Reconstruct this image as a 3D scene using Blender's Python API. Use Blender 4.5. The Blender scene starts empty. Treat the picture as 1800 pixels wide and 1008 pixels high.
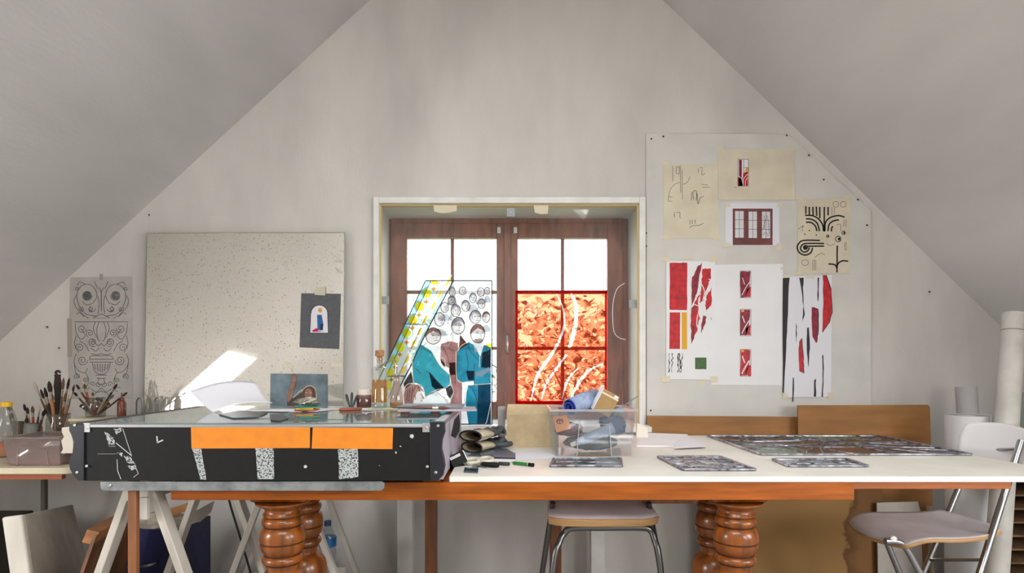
import bpy, bmesh, math, random
from mathutils import Vector, Matrix
random.seed(7)
S = bpy.context.scene
COL = S.collection
# ------------------------------------------------------------------ camera, world, lights, exposure
F = 1050.0; CX = 893.0; CY = 640.0; EYE = 1.10          # measured focal length (px of 1800), vanishing point, eye height
cam = bpy.data.cameras.new('camera'); cam.sensor_width = 36; cam.lens = 36*F/1800
cam.shift_x = (900-CX)/1800; cam.shift_y = (CY-504)/1800; cam.clip_start = .05
co = bpy.data.objects.new('camera', cam); COL.objects.link(co)
co.location = (0, 0, EYE); co.rotation_euler = (math.pi/2, 0, 0); S.camera = co
S.view_settings.view_transform = 'Standard'; S.view_settings.look = 'None'
S.view_settings.gamma = 1; S.view_settings.use_curve_mapping = False
S.view_settings.exposure = 0.29
S.cycles.use_denoising = True
S.cycles.max_bounces = 10; S.cycles.transparent_max_bounces = 24; S.cycles.sample_clamp_indirect = 6
S.cycles.caustics_reflective = False; S.cycles.caustics_refractive = False
W = bpy.data.worlds.new('sky'); S.world = W; W.use_nodes = True
wn = W.node_tree.nodes; bg = wn['Background']
bg.inputs[0].default_value = (0.92, 0.96, 1.0, 1); bg.inputs[1].default_value = 5.0

RIDGE_X, RIDGE_Z = .058, 3.624
def zl(x): return 3.570+.9235*x
def zr(x): return 3.680-.967*x
SKY = [('L', .28, .88, -2.98, -2.36), ('R', .05, .75, 2.20, 2.95), ('L', -1.0, .25, -.80, -.12), ('R', -1.0, .25, .24, .92), ('R', -1.9, -.7, 1.95, 2.85)]  # first shows in the mirror; the others are unseen openings added for light
POWER = [36, 34, 34, 34, 50]
for (side, y0, y1, x0, x1), pw in zip(SKY, POWER):
    f = zl if side == 'L' else zr
    a, b = Vector((x0, y0, f(x0))), Vector((x1, y1, f(x1)))
    n = Vector((.9235, 0, -1)).normalized() if side == 'L' else Vector((-.967, 0, -1)).normalized()
    L = bpy.data.lights.new('skylight_and_fill_light', 'AREA'); L.shape = 'RECTANGLE'
    sl = (Vector((x1, 0, f(x1)))-Vector((x0, 0, f(x0)))).length
    L.size = y1-y0; L.size_y = sl; L.energy = pw; L.color = (1, .985, .96)
    o = bpy.data.objects.new('skylight_and_fill_light', L); COL.objects.link(o)
    o.location = (a+b)/2 - n*.05
    zax = -n; xax = Vector((0, 1, 0)); yax = zax.cross(xax)
    o.rotation_euler = Matrix((xax, yax, zax)).transposed().to_euler()

# ------------------------------------------------------------------ helpers
def lin(c):
    r = []
    for v in c[:3]:
        v /= 255.0
        r.append(v/12.92 if v <= .04045 else ((v+.055)/1.055)**2.4)
    return (*r, 1)
MATS = {}
def M(name, col=(200, 200, 200), rough=.6, metal=0, var=0, scale=6, bump=0, bscale=40, stretch=(1, 1, 1), spec=.5, col2=None, coat=0):
    if name in MATS: return MATS[name]
    m = bpy.data.materials.new(name); m.use_nodes = True; MATS[name] = m
    nt = m.node_tree; N = nt.nodes; L = nt.links; b = N['Principled BSDF']
    b.inputs['Roughness'].default_value = rough; b.inputs['Metallic'].default_value = metal
    b.inputs['Specular IOR Level'].default_value = spec
    if coat: b.inputs['Coat Weight'].default_value = coat; b.inputs['Coat Roughness'].default_value = .15
    b.inputs['Base Color'].default_value = lin(col)
    if var or bump or col2:
        tc = N.new('ShaderNodeTexCoord'); mp = N.new('ShaderNodeMapping'); mp.inputs['Scale'].default_value = stretch
        L.new(tc.outputs['Object'], mp.inputs['Vector'])
        nz = N.new('ShaderNodeTexNoise'); nz.inputs['Scale'].default_value = scale; nz.inputs['Detail'].default_value = 6
        L.new(mp.outputs[0], nz.inputs['Vector'])
        if var or col2:
            cr = N.new('ShaderNodeValToRGB')
            c2 = col2 if col2 else tuple(max(0, v*(1-var)) for v in col)
            c1 = col if col2 else tuple(min(255, v*(1+var*.5)) for v in col)
            cr.color_ramp.elements[0].position = .32; cr.color_ramp.elements[1].position = .68
            cr.color_ramp.elements[0].color = lin(c2); cr.color_ramp.elements[1].color = lin(c1)
            L.new(nz.outputs['Fac'], cr.inputs[0]); L.new(cr.outputs[0], b.inputs['Base Color'])
        if bump:
            n2 = N.new('ShaderNodeTexNoise'); n2.inputs['Scale'].default_value = bscale; n2.inputs['Detail'].default_value = 4
            L.new(mp.outputs[0], n2.inputs['Vector'])
            bp = N.new('ShaderNodeBump'); bp.inputs['Strength'].default_value = bump; bp.inputs['Distance'].default_value = .004
            L.new(n2.outputs['Fac'], bp.inputs['Height']); L.new(bp.outputs[0], b.inputs['Normal'])
    return m
def G(name, col=(255, 255, 255), trans=.9, gloss=.06, rough=.02, haze=None, tlu=.5):
    """thin glass / clear plastic: tinted transparency + a little gloss + optional milky (diffuse/translucent) share"""
    if name in MATS: return MATS[name]
    m = bpy.data.materials.new(name); m.use_nodes = True; MATS[name] = m
    nt = m.node_tree; N = nt.nodes; L = nt.links; N.remove(N['Principled BSDF']); out = N['Material Output']
    t = N.new('ShaderNodeBsdfTransparent'); t.inputs[0].default_value = tuple(v**.5 for v in lin(col))   # light crosses both faces of a sheet
    trans = trans**.5
    g = N.new('ShaderNodeBsdfGlossy'); g.inputs['Roughness'].default_value = rough
    g.inputs['Color'].default_value = (1, 1, 1, 1)
    d = N.new('ShaderNodeBsdfDiffuse'); d.inputs[0].default_value = lin(haze or col)
    tl = N.new('ShaderNodeBsdfTranslucent'); tl.inputs[0].default_value = lin(haze or col)
    a = N.new('ShaderNodeMixShader'); a.inputs[0].default_value = tlu; L.new(d.outputs[0], a.inputs[1]); L.new(tl.outputs[0], a.inputs[2])
    b = N.new('ShaderNodeMixShader'); b.inputs[0].default_value = trans; L.new(a.outputs[0], b.inputs[1]); L.new(t.outputs[0], b.inputs[2])
    lw = N.new('ShaderNodeLayerWeight'); lw.inputs[0].default_value = .5          # Schlick: the same from both sides of a thin sheet
    pw = N.new('ShaderNodeMath'); pw.operation = 'POWER'; pw.inputs[1].default_value = 5; L.new(lw.outputs['Facing'], pw.inputs[0])
    mul = N.new('ShaderNodeMath'); mul.operation = 'MULTIPLY_ADD'; mul.inputs[1].default_value = .7; mul.inputs[2].default_value = gloss*.6; mul.use_clamp = True
    L.new(pw.outputs[0], mul.inputs[0])
    c = N.new('ShaderNodeMixShader'); L.new(mul.outputs[0], c.inputs[0]); L.new(b.outputs[0], c.inputs[1]); L.new(g.outputs[0], c.inputs[2])
    L.new(c.outputs[0], out.inputs[0])
    return m

def px(x, y, d): return Vector(((x-CX)*d/F, d, EYE-(y-CY)*d/F))     # photograph measurement + real distance -> point in the room
def onz(x, y, z):                                                     # photograph measurement on a level surface at height z
    d = (EYE-z)*F/(y-CY); return px(x, y, d)
def smooth(pts, n=6, closed=False):
    P = [Vector(p) for p in pts]; out = []; m = len(P)
    rng = range(m) if closed else range(m-1)
    for i in rng:
        if closed: p0, p1, p2, p3 = P[i-1], P[i], P[(i+1) % m], P[(i+2) % m]
        else: p0, p1, p2, p3 = P[max(i-1, 0)], P[i], P[i+1], P[min(i+2, m-1)]
        for k in range(n):
            t = k/n
            out.append(.5*((2*p1)+(p2-p0)*t+(2*p0-5*p1+4*p2-p3)*t*t+(3*p1-p0-3*p2+p3)*t**3))
    if not closed: out.append(P[-1])
    return out
def ell(cx, cy, rx, ry=None, n=20, a0=0, a1=360):
    ry = ry or rx
    k = n if a1-a0 >= 360 else n+1
    return [(cx+rx*math.cos(math.radians(a0+(a1-a0)*i/n)), cy+ry*math.sin(math.radians(a0+(a1-a0)*i/n))) for i in range(k)]

class MB:
    def __init__(s): s.v = []; s.f = []
    def add(s, vs, fs):
        o = len(s.v); s.v += [Vector(v) for v in vs]; s.f += [tuple(i+o for i in f) for f in fs]; return s
    def box(s, a, b):
        x0, y0, z0 = a; x1, y1, z1 = b
        return s.add([(x0, y0, z0), (x1, y0, z0), (x1, y1, z0), (x0, y1, z0), (x0, y0, z1), (x1, y0, z1), (x1, y1, z1), (x0, y1, z1)],
                     [(3, 2, 1, 0), (4, 5, 6, 7), (0, 1, 5, 4), (1, 2, 6, 5), (2, 3, 7, 6), (3, 0, 4, 7)])
    def obox(s, c, size, R):
        c = Vector(c); R = R.to_3x3(); vs = []
        for z in (-.5, .5):
            for x, y in ((-.5, -.5), (.5, -.5), (.5, .5), (-.5, .5)): vs.append(c+R @ Vector((x*size[0], y*size[1], z*size[2])))
        return s.add(vs, [(3, 2, 1, 0), (4, 5, 6, 7), (0, 1, 5, 4), (1, 2, 6, 5), (2, 3, 7, 6), (3, 0, 4, 7)])
    def bar(s, p, q, w, h, side=(0, 1, 0)):
        p, q = Vector(p), Vector(q); z = (q-p).normalized(); y = Vector(side); y = (y-z*y.dot(z)).normalized(); x = y.cross(z)
        return s.obox((p+q)/2, (w, h, (q-p).length), Matrix((x, y, z)).transposed())
    def tube(s, pts, r, n=10, caps=True):
        P = [Vector(p) for p in pts]; m = len(P); R = r if isinstance(r, (list, tuple)) else [r]*m
        up = None; vs = []
        for i, p in enumerate(P):
            t = (P[min(i+1, m-1)]-P[max(i-1, 0)]).normalized()
            if up is None: up = Vector((0, 0, 1)) if abs(t.z) < .9 else Vector((1, 0, 0))
            x = (up-t*up.dot(t)).normalized(); y = t.cross(x); up = x
            for k in range(n):
                a = 2*math.pi*k/n; vs.append(p+(x*math.cos(a)+y*math.sin(a))*R[i])
        fs = [(i*n+k, i*n+(k+1) % n, (i+1)*n+(k+1) % n, (i+1)*n+k) for i in range(m-1) for k in range(n)]
        if caps: fs += [tuple(range(n))[::-1], tuple((m-1)*n+k for k in range(n))]
        return s.add(vs, fs)
    def lathe(s, prof, c, n=24, caps=True, R=None):
        c = Vector(c); vs = []
        for r, z in prof:
            for k in range(n):
                a = 2*math.pi*k/n; p = Vector((r*math.cos(a), r*math.sin(a), z)); vs.append(c+(R @ p if R else p))
        m = len(prof)
        fs = [(i*n+k, i*n+(k+1) % n, (i+1)*n+(k+1) % n, (i+1)*n+k) for i in range(m-1) for k in range(n)]
        if caps: fs += [tuple(range(n))[::-1], tuple((m-1)*n+k for k in range(n))]
        return s.add(vs, fs)
    def prism(s, pts, mp, h0, h1):
        """polygon pts (u,v), mp(u,v,h)->point; extruded from h0 to h1"""
        n = len(pts); vs = [mp(u, v, h1) for u, v in pts]+[mp(u, v, h0) for u, v in pts]
        return s.add(vs, [tuple(range(n)), tuple(range(2*n-1, n-1, -1))]+[(i, i+n, (i+1) % n+n, (i+1) % n) for i in range(n)])
    def strip(s, pts, w, mp, h0, h1=None, closed=False):
        """stroke of width w along (u,v) polyline; solid when h1 is given"""
        P = [Vector((p[0], p[1])) for p in pts]; m = len(P)
        W = w if isinstance(w, (list, tuple)) else [w]*m
        a, b = [], []
        for i, p in enumerate(P):
            t = (P[(i+1) % m]-P[i-1]) if closed else (P[min(i+1, m-1)]-P[max(i-1, 0)])
            if t.length < 1e-9: t = Vector((1, 0))
            t.normalize(); nn = Vector((-t.y, t.x))*W[i]/2
            a.append(p+nn); b.append(p-nn)
        k = m if closed else m-1
        if h1 is None:
            return s.add([mp(q.x, q.y, h0) for q in a+b], [(i, (i+1) % m, (i+1) % m+m, i+m) for i in range(k)])
        vs = [mp(q.x, q.y, h1) for q in a+b]+[mp(q.x, q.y, h0) for q in a+b]
        fs = []
        for i in range(k):
            j = (i+1) % m
            fs += [(i, j, j+m, i+m), (i+2*m, i+3*m, j+3*m, j+2*m), (i, i+2*m, j+2*m, j), (i+m, j+m, j+3*m, i+3*m)]
        if not closed: fs += [(0, m, 3*m, 2*m), (m-1, 3*m-1, 4*m-1, 2*m-1)]
        return s.add(vs, fs)
    def grid(s, f, nu, nv, thick=0):
        vs = [Vector(f(i/nu, j/nv)) for j in range(nv+1) for i in range(nu+1)]
        return s.add(vs, [(j*(nu+1)+i, j*(nu+1)+i+1, (j+1)*(nu+1)+i+1, (j+1)*(nu+1)+i) for j in range(nv) for i in range(nu)])
    def blob(s, c, size, seed=0, rough=.25, n=14, flat=None):
        rnd = random.Random(seed); ph = [(rnd.uniform(1, 3.5), rnd.uniform(1, 3.5), rnd.uniform(0, 6)) for _ in range(5)]
        vs = []; m = n//2
        for i in range(m+1):
            th = math.pi*i/m
            for k in range(n):
                a = 2*math.pi*k/n
                d = 1+rough*sum(math.sin(p*3*th+q*round(3)*math.cos(a)+r+2*math.sin(a)*p) for p, q, r in ph)/3
                x, y, z = math.sin(th)*math.cos(a)*d, math.sin(th)*math.sin(a)*d, math.cos(th)*d
                if flat is not None: z = max(z, flat)
                vs.append((c[0]+x*size[0], c[1]+y*size[1], c[2]+z*size[2]))
        return s.add(vs, [(i*n+k, (i+1)*n+k, (i+1)*n+(k+1) % n, i*n+(k+1) % n) for i in range(m) for k in range(n)])
    def build(s, name, mat, parent=None, bevel=0, local=False, solid=0, subsurf=0):
        if parent is None:
            if local: off = Vector((0, 0, 0))
            else:
                xs = [v.x for v in s.v]; ys = [v.y for v in s.v]; zs = [v.z for v in s.v]
                off = Vector(((min(xs)+max(xs))/2, (min(ys)+max(ys))/2, min(zs)))
        else:
            r = parent
            while r.parent: r = r.parent
            off = Vector((0, 0, 0)) if local else Vector(r.location)
        me = bpy.data.meshes.new(name); me.from_pydata([v-off for v in s.v], [], s.f); me.update()
        bm = bmesh.new(); bm.from_mesh(me); bmesh.ops.recalc_face_normals(bm, faces=bm.faces); bm.to_mesh(me); bm.free()
        me.shade_smooth(); me.set_sharp_from_angle(angle=math.radians(38))
        me.materials.append(mat)
        o = bpy.data.objects.new(name, me); COL.objects.link(o)
        if parent: o.parent = parent
        else: o.location = off
        if solid: md = o.modifiers.new('s', 'SOLIDIFY'); md.thickness = solid; md.offset = 0
        if subsurf: md = o.modifiers.new('u', 'SUBSURF'); md.levels = subsurf; md.render_levels = subsurf
        if bevel:
            md = o.modifiers.new('b', 'BEVEL'); md.width = bevel; md.segments = 2; md.limit_method = 'ANGLE'; md.angle_limit = math.radians(50)
        return o
def tag(o, label, cat, group=None):
    o['label'] = label; o['category'] = cat
    if group: o['group'] = group
    return o
def thing(name, label, cat, loc=(0, 0, 0), group=None, rz=0):
    o = bpy.data.objects.new(name, None); COL.objects.link(o); o.empty_display_size = .05
    o.location = loc; o.rotation_euler = (0, 0, rz); return tag(o, label, cat, group)
def struct(o): o['kind'] = 'structure'; return o
def clone(root, loc=None, rz=None, label=None, scale=None):
    r = root.copy(); COL.objects.link(r)
    if loc is not None: r.location = loc
    if rz is not None: r.rotation_euler = (0, 0, rz)
    if scale: r.scale = scale
    if label: r['label'] = label
    for ch in list(root.children):
        c = ch.copy(); COL.objects.link(c); c.parent = r
        for g in ch.children:
            d = g.copy(); COL.objects.link(d); d.parent = c
    return r
def plane(d):                      # upright plane facing the camera: (u,v) in photograph measure, h metres proud of it
    return lambda u, v, h: px(u, v, d)+Vector((0, -h, 0))
def flat(z):                       # level plane: (u,v) metres
    return lambda u, v, h: Vector((u, v, z+h))
def rect(x0, y0, x1, y1): return [(x0, y0), (x1, y0), (x1, y1), (x0, y1)]
# ------------------------------------------------------------------ materials
wallm = M('painted_plaster', (215, 211, 206), .85, var=.09, scale=1.5, bump=.25, bscale=55, stretch=(1.5, 1, .6))
ceilm = M('painted_ceiling', (214, 212, 210), .85, var=.10, scale=.9, bump=.2, bscale=45, stretch=(1.5, .5, 1.5))
white = M('white_paint', (232, 231, 227), .5, var=.05, scale=9)
whitewood = M('worn_white_wood', (196, 190, 180), .6, var=.14, scale=8, stretch=(1, 1, .2))
brownwin = M('brown_window_wood', (146, 90, 66), .45, var=.2, scale=6, stretch=(4, 4, 1))
orange_wood = M('varnished_orange_wood', (156, 80, 14), .42, var=.16, scale=5, stretch=(1.2, 9, 16), coat=.12, spec=.3)
leg_wood = M('turned_honey_wood', (132, 72, 24), .32, var=.3, scale=6, stretch=(7, 7, .8), coat=.3, spec=.4)
raw_wood = M('reddish_raw_wood', (128, 80, 46), .5, var=.22, scale=6, stretch=(7, 7, .7))
board_brown = M('brown_plywood', (160, 112, 62), .65, var=.12, scale=5, stretch=(.6, 3, 4))
tan_board = M('tan_hardboard', (160, 122, 70), .7, var=.08, scale=30)
laminate = M('white_laminate', (232, 229, 220), .45, var=.05, scale=4)
black = M('black_plastic', (20, 20, 21), .6, var=.15, scale=60, spec=.25)
navy = M('black_end_plate', (24, 27, 35), .4)
steel = M('galvanised_steel', (150, 156, 158), .42, .75, var=.18, scale=25)
chrome = M('brushed_chrome', (170, 172, 176), .22, 1)
screwm = M('zinc_screw', (205, 205, 205), .3, .9)
alu = M('aluminium', (205, 207, 210), .3, .85)
paper = M('white_paper', (236, 236, 238), .8, var=.02, scale=5)
paper2 = M('bright_paper', (228, 228, 236), .8)
beige = M('beige_paper', (222, 212, 190), .85, var=.05, scale=8)
tape = M('masking_tape', (222, 212, 184), .7)
ink = M('black_ink', (30, 28, 27), .7)
pencil = M('pencil_line', (120, 112, 104), .8)
grey_ink = M('grey_pencil', (92, 92, 90), .8)
red = M('red_paint', (196, 20, 34), .5, var=.25, scale=40)
dred = M('crimson_paint', (140, 18, 48), .5, var=.3, scale=50)
yellow = M('yellow_paint', (226, 166, 24), .5)
green = M('green_paint', (60, 104, 44), .5, var=.3, scale=60, stretch=(1, 1, 5))
lead = M('lead_came', (150, 152, 162), .28, .85, var=.45, scale=45)
lead_dark = M('dark_lead', (58, 58, 62), .5, .4)
clear = G('clear_glass', (250, 253, 252), .94, .035)
clear_edge = G('greenish_glass', (225, 240, 236), .85, .06)
dark_steel = M('grey_tube', (112, 112, 112), .3, .9)
dark = M('dark_wood', (58, 50, 44), .7, var=.2, scale=8)
# ------------------------------------------------------------------ room
WD = 3.0                                  # distance to the gable wall
wx0, wx1, wz0, wz1 = -.650, .655, .800, 1.895   # window opening
KX0, KX1 = -3.10, 3.12
YB = -3.4
def gable(y, name, hole):
    m = MB(); L = [(KX0, 0), (KX0, zl(KX0)), (RIDGE_X, RIDGE_Z), (KX1, zr(KX1)), (KX1, 0)]
    if not hole:
        m.add([(x, y, z) for x, z in L]+[(x, y-.2, z) for x, z in L], [(0, 1, 2, 3, 4), (9, 8, 7, 6, 5)]+[(i, (i+1) % 5, (i+1) % 5+5, i+5) for i in range(5)])
        return m
    for yy in (y, y+.36):
        v = [(KX0, 0), (KX0, zl(KX0)), (RIDGE_X, RIDGE_Z), (KX1, zr(KX1)), (KX1, 0), (wx0, 0), (wx0, wz0), (wx0, wz1), (wx0, zl(wx0)), (wx1, 0), (wx1, wz0), (wx1, wz1), (wx1, zr(wx1))]
        m.add([(x, yy, z) for x, z in v], [(0, 1, 8, 7, 6, 5), (5, 6, 10, 9), (7, 8, 2, 12, 11), (9, 10, 11, 12, 3, 4)])
    m.add([(wx0, y, wz0), (wx1, y, wz0), (wx1, y, wz1), (wx0, y, wz1), (wx0, y+.36, wz0), (wx1, y+.36, wz0), (wx1, y+.36, wz1), (wx0, y+.36, wz1)],
          [(0, 1, 5, 4), (1, 2, 6, 5), (2, 3, 7, 6), (3, 0, 4, 7)])
    return m
wall_back = struct(gable(WD, '', True).build('wall_back', wallm))
struct(gable(YB, '', False).build('wall_front', wallm))
struct(MB().box((KX0-.1, YB, 0), (KX0, WD, zl(KX0))).build('wall_left', wallm))
struct(MB().box((KX1, YB, 0), (KX1+.1, WD, zr(KX1))).build('wall_right', wallm))
struct(MB().box((KX0, YB, -.1), (KX1, WD, 0)).build('floor', M('grey_brown_floor', (150, 144, 138), .6, var=.2, scale=4)))
def slope(side):
    f = zl if side == 'L' else zr
    x0, x1 = (KX0-.05, RIDGE_X) if side == 'L' else (RIDGE_X, KX1+.05)
    holes = [h for h in SKY if h[0] == side]
    ys = sorted({YB, WD+.36}|{h[1] for h in holes}|{h[2] for h in holes}); xs = sorted({x0, x1}|{h[3] for h in holes}|{h[4] for h in holes})
    m = MB()
    for i in range(len(xs)-1):
        for j in range(len(ys)-1):
            cx, cy = (xs[i]+xs[i+1])/2, (ys[j]+ys[j+1])/2
            if any(h[1] < cy < h[2] and h[3] < cx < h[4] for h in holes): continue
            a = [(xs[i], ys[j]), (xs[i+1], ys[j]), (xs[i+1], ys[j+1]), (xs[i], ys[j+1])]
            m.add([(x, y, f(x)) for x, y in a]+[(x, y, f(x)+.16) for x, y in a], [(0, 1, 2, 3), (7, 6, 5, 4)]+[(k, (k+1) % 4, (k+1) % 4+4, k+4) for k in range(4)])
    return m
struct(slope('L').build('ceiling_left', ceilm)); struct(slope('R').build('ceiling_right', ceilm))
# roof window frames around the mirrored skylight and the openings added for light
for k, (side, y0, y1, x0, x1) in enumerate(SKY):
    f = zl if side == 'L' else zr
    wr = bpy.data.objects.new('window_%d' % (k+2), None); COL.objects.link(wr); wr['kind'] = 'structure'
    wr.location = ((x0+x1)/2, (y0+y1)/2, f((x0+x1)/2))
    t = .03; nv = Vector((.9235, 0, -1)).normalized() if side == 'L' else Vector((-.967, 0, -1)).normalized()
    P = [Vector((x0, y0, f(x0))), Vector((x1, y0, f(x1))), Vector((x1, y1, f(x1))), Vector((x0, y1, f(x0)))]
    for i in range(4): MB().bar(P[i]-nv*.01, P[(i+1) % 4]-nv*.01, .03, .06, nv).build('frame_bar', white, wr)

# window in the gable wall
win = bpy.data.objects.new('window_1', None); COL.objects.link(win); win['kind'] = 'structure'; win.location = (0, WD+.3, wz0)
WY = WD+.30
def wb(x0, y0, x1, y1, name, par, t=.05, mat=None, dy=0):
    a, b = px(x0, y1, WY), px(x1, y0, WY)
    return MB().box((a.x, WY-t+dy, a.z), (b.x, WY+dy, b.z)).build(name, mat or brownwin, par, bevel=.004)
wb(676, 388, 690, 760, 'frame_jamb', win, .04); wb(1092, 388, 1106, 760, 'frame_jamb', win, .04); wb(690, 384, 1092, 396, 'frame_head', win, .04)
wb(690, 742, 1092, 760, 'frame_sill', win, .06)
for sx0, sx1, g0, g1, mid in ((690, 892, 718, 873, 796), (893, 1092, 910, 1065, 988)):
    cs = wb(sx0, 396, g0, 742, 'casement', win)
    MBs = [(g1, 396, sx1, 742, 'stile'), (g0, 396, g1, 422, 'top_rail'), (g0, 706, g1, 742, 'bottom_rail')]
    for a in MBs: wb(a[0], a[1], a[2], a[3], a[4], cs)
    wb(mid-3, 422, mid+3, 706, 'glazing_bar', cs, .03, dy=-.008)
    for yb in (515, 613): wb(g0, yb-3, g1, yb+3, 'glazing_bar', cs, .03, dy=-.008)
    for xa, xb in ((g0, mid-3), (mid+3, g1)):
        for ya, yb in ((422, 512), (518, 610), (616, 706)):
            a, b = px(xa, yb, WY), px(xb, ya, WY)
            MB().box((a.x, WY-.024, a.z), (b.x, WY-.020, b.z)).build('pane', clear, cs)
wb(886, 398, 898, 740, 'meeting_strip', win, .012, dy=-.05)
hd = MB(); hd.tube([px(892, 622, WY-.058), px(892, 619, WY-.085), px(892, 605, WY-.09), px(892, 591, WY-.085), px(892, 588, WY-.058)], .006, 8)
hd.build('handle', chrome, win)
for y in (425, 560, 700): MB().tube([px(1094, y-14, WY-.055), px(1094, y+14, WY-.055)], .006, 8).build('hinge', brownwin, win)
for x in (877, 906): MB().box(px(x-3, 410, WY-.056), px(x+3, 400, WY-.05)).build('catch', white, win)

# white trim around the opening, with the easel pane set in it
tr = bpy.data.objects.new('trim_1', None); COL.objects.link(tr); tr['kind'] = 'structure'; tr.location = (0, WD-.02, wz0)
def tb(x0, y0, x1, y1, name='trim_board', t=.03, d=WD):
    a, b = px(x0, y1, d), px(x1, y0, d); return MB().box((a.x, d-t, a.z), (b.x, d-.0005, b.z)).build(name, white, tr, bevel=.003)
tb(658, 349, 668, 752); tb(1122, 349, 1133, 752); tb(668, 349, 1122, 360)
tanw = M('pale_wood_edge', (206, 186, 140), .6)
for a in ((668, 360, 671, 746), (1119, 360, 1122, 746), (671, 360, 1119, 363)):
    p, q = px(a[0], a[3], WD), px(a[2], a[1], WD); MB().box((p.x, WD-.012, p.z), (q.x, WD+.02, q.z)).build('glazing_bead', tanw, tr)
p, q = px(655, 755, 2.97), px(1137, 746, 2.97)
MB().box((p.x, 2.86, wz0-.03), (q.x, WD+.30, wz0-.002)).build('window_board', white, tr, bevel=.004)
ep = MB().box((wx0+.01, WD+.022, wz0+.002), (wx1-.01, WD+.027, wz1-.012)).build('easel_pane', G('easel_pane_glass', (248, 252, 253), .96, .03, haze=(225, 232, 240)))
tag(ep, 'large clear glass sheet filling the white window trim', 'glass sheet')
clipm = M('grey_clip', (150, 156, 158), .5, .3)
for x0, y0, x1, y1 in ((891, 366, 905, 381), (672, 521, 684, 535), (1106, 528, 1120, 542)):
    m = MB().prism(rect(x0, y0, x1, y1), plane(WD+.005), 0, .003); o = m.build('clip', clipm, ep)
    MB().lathe([(.003, 0), (.002, .002)], px((x0+x1)/2, (y0+y1)/2, WD+.002), 8, R=Matrix.Rotation(math.pi/2, 3, 'X')).build('screw', screwm, o)
for pts in ([(762, 361), (803, 361), (803, 371), (790, 374), (776, 375), (763, 372)], [(938, 361), (964, 361), (963, 376), (950, 377), (940, 374)]):
    MB().prism(pts, plane(WD-.031), 0, .001).build('tape_strip', tape, ep)
# loose wire on the right of the pane
wr = [(1098, 498), (1085, 508), (1078, 530), (1077, 560), (1080, 585), (1090, 595), (1100, 597)]
tag(MB().tube(smooth([px(x, y, WD+.01) for x, y in wr], 5), .0016, 6).build('wire', M('white_wire', (235, 235, 240), .4)), 'thin white wire looped against the right window stile', 'wire')
# panel under the window: uprights of the window board
for x0, x1 in ((700, 727), (1037, 1061)):
    a, b = px(x0, 1300, 2.90), px(x1, 700, 2.90)
    MB().box((a.x, 2.87, 0), (b.x, 2.93, wz0-.03)).build('upright', white, tr, bevel=.004)
# a few nails and marks in the wall
for x, y in ((1634, 513), (262, 378), (104, 612), (83, 575)):
    MB().tube([px(x, y, WD), px(x, y, WD-.008)], .004, 8).build('nail', dark, wall_back)
# ------------------------------------------------------------------ outside: garden shrub and lawn beyond the window
struct(MB().box((-30, WD+1.2, -2.7), (30, 40, -2.6)).build('ground', M('lawn', (110, 130, 70), .9, var=.3, scale=3)))
leafm = bpy.data.materials.new('shrub_leaf'); leafm.use_nodes = True
nt = leafm.node_tree; N = nt.nodes; b = N['Principled BSDF']; oi = N.new('ShaderNodeTexCoord'); nz = N.new('ShaderNodeTexNoise'); nz.inputs['Scale'].default_value = 9
cr = N.new('ShaderNodeValToRGB'); cr.color_ramp.elements[0].color = lin((52, 70, 26)); cr.color_ramp.elements[1].color = lin((250, 251, 238))  # near-white patches put blown-out highlights into the leaf colour
cr.color_ramp.elements[0].position = .40; cr.color_ramp.elements[1].position = .55
nt.links.new(oi.outputs['Object'], nz.inputs['Vector']); nt.links.new(nz.outputs['Fac'], cr.inputs[0]); nt.links.new(cr.outputs[0], b.inputs['Base Color'])
tl = N.new('ShaderNodeBsdfTranslucent'); nt.links.new(cr.outputs[0], tl.inputs[0]); mx = N.new('ShaderNodeMixShader'); mx.inputs[0].default_value = .5
nt.links.new(b.outputs[0], mx.inputs[1]); nt.links.new(tl.outputs[0], mx.inputs[2]); nt.links.new(mx.outputs[0], N['Material Output'].inputs[0])
def shrub(cx, cy, h, r, label, n, seed):
    rnd = random.Random(seed); t = thing('garden_tree', label, 'tree', (cx, cy, -2.6))
    MB().tube([(cx, cy, -2.6), (cx+.05, cy, -1), (cx, cy, h-1.0)], [.09, .06, .02], 8).build('trunk', dark, t)
    m = MB()
    for k in range(26):
        a = rnd.uniform(0, 6.28); q = Vector((cx, cy, rnd.uniform(-1.5, h-1.0))); e = q+Vector((math.cos(a)*r*.9, math.sin(a)*r*.6, rnd.uniform(.3, 1)))
        m.tube([q, (q+e)/2+Vector((0, 0, .1)), e], [.018, .012, .005], 5)
    m.build('branches', dark, t)
    m = MB()
    for k in range(n):
        z = rnd.random(); a = rnd.uniform(0, 6.28); rr = r*math.sqrt(rnd.random())*(1-.5*z*z)
        c = Vector((cx+rr*math.cos(a), cy+.7*rr*math.sin(a), -1.6+(h+1.6)*z+rnd.uniform(-.15, .15)))
        d = Vector((rnd.uniform(-1, 1), rnd.uniform(-1, 1), rnd.uniform(-.7, .5))).normalized(); s = Vector((rnd.uniform(-1, 1), rnd.uniform(-1, 1), rnd.uniform(-1, 1))); s = (s-d*s.dot(d)).normalized()
        l = rnd.uniform(.05, .14); w = l*.22
        m.add([c, c+d*l*.45+s*w, c+d*l, c+d*l*.45-s*w], [(0, 1, 2, 3)])
    o = m.build('foliage', leafm, t); o['kind'] = 'stuff'
shrub(.60, 5.4, 1.62, 1.15, 'bright leafy garden tree behind the red glass, outside the window', 6000, 3)
shrub(-1.15, 6.9, 1.6, 1.0, 'bright leafy garden tree outside, behind the painted figure panel', 5000, 4)

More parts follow.
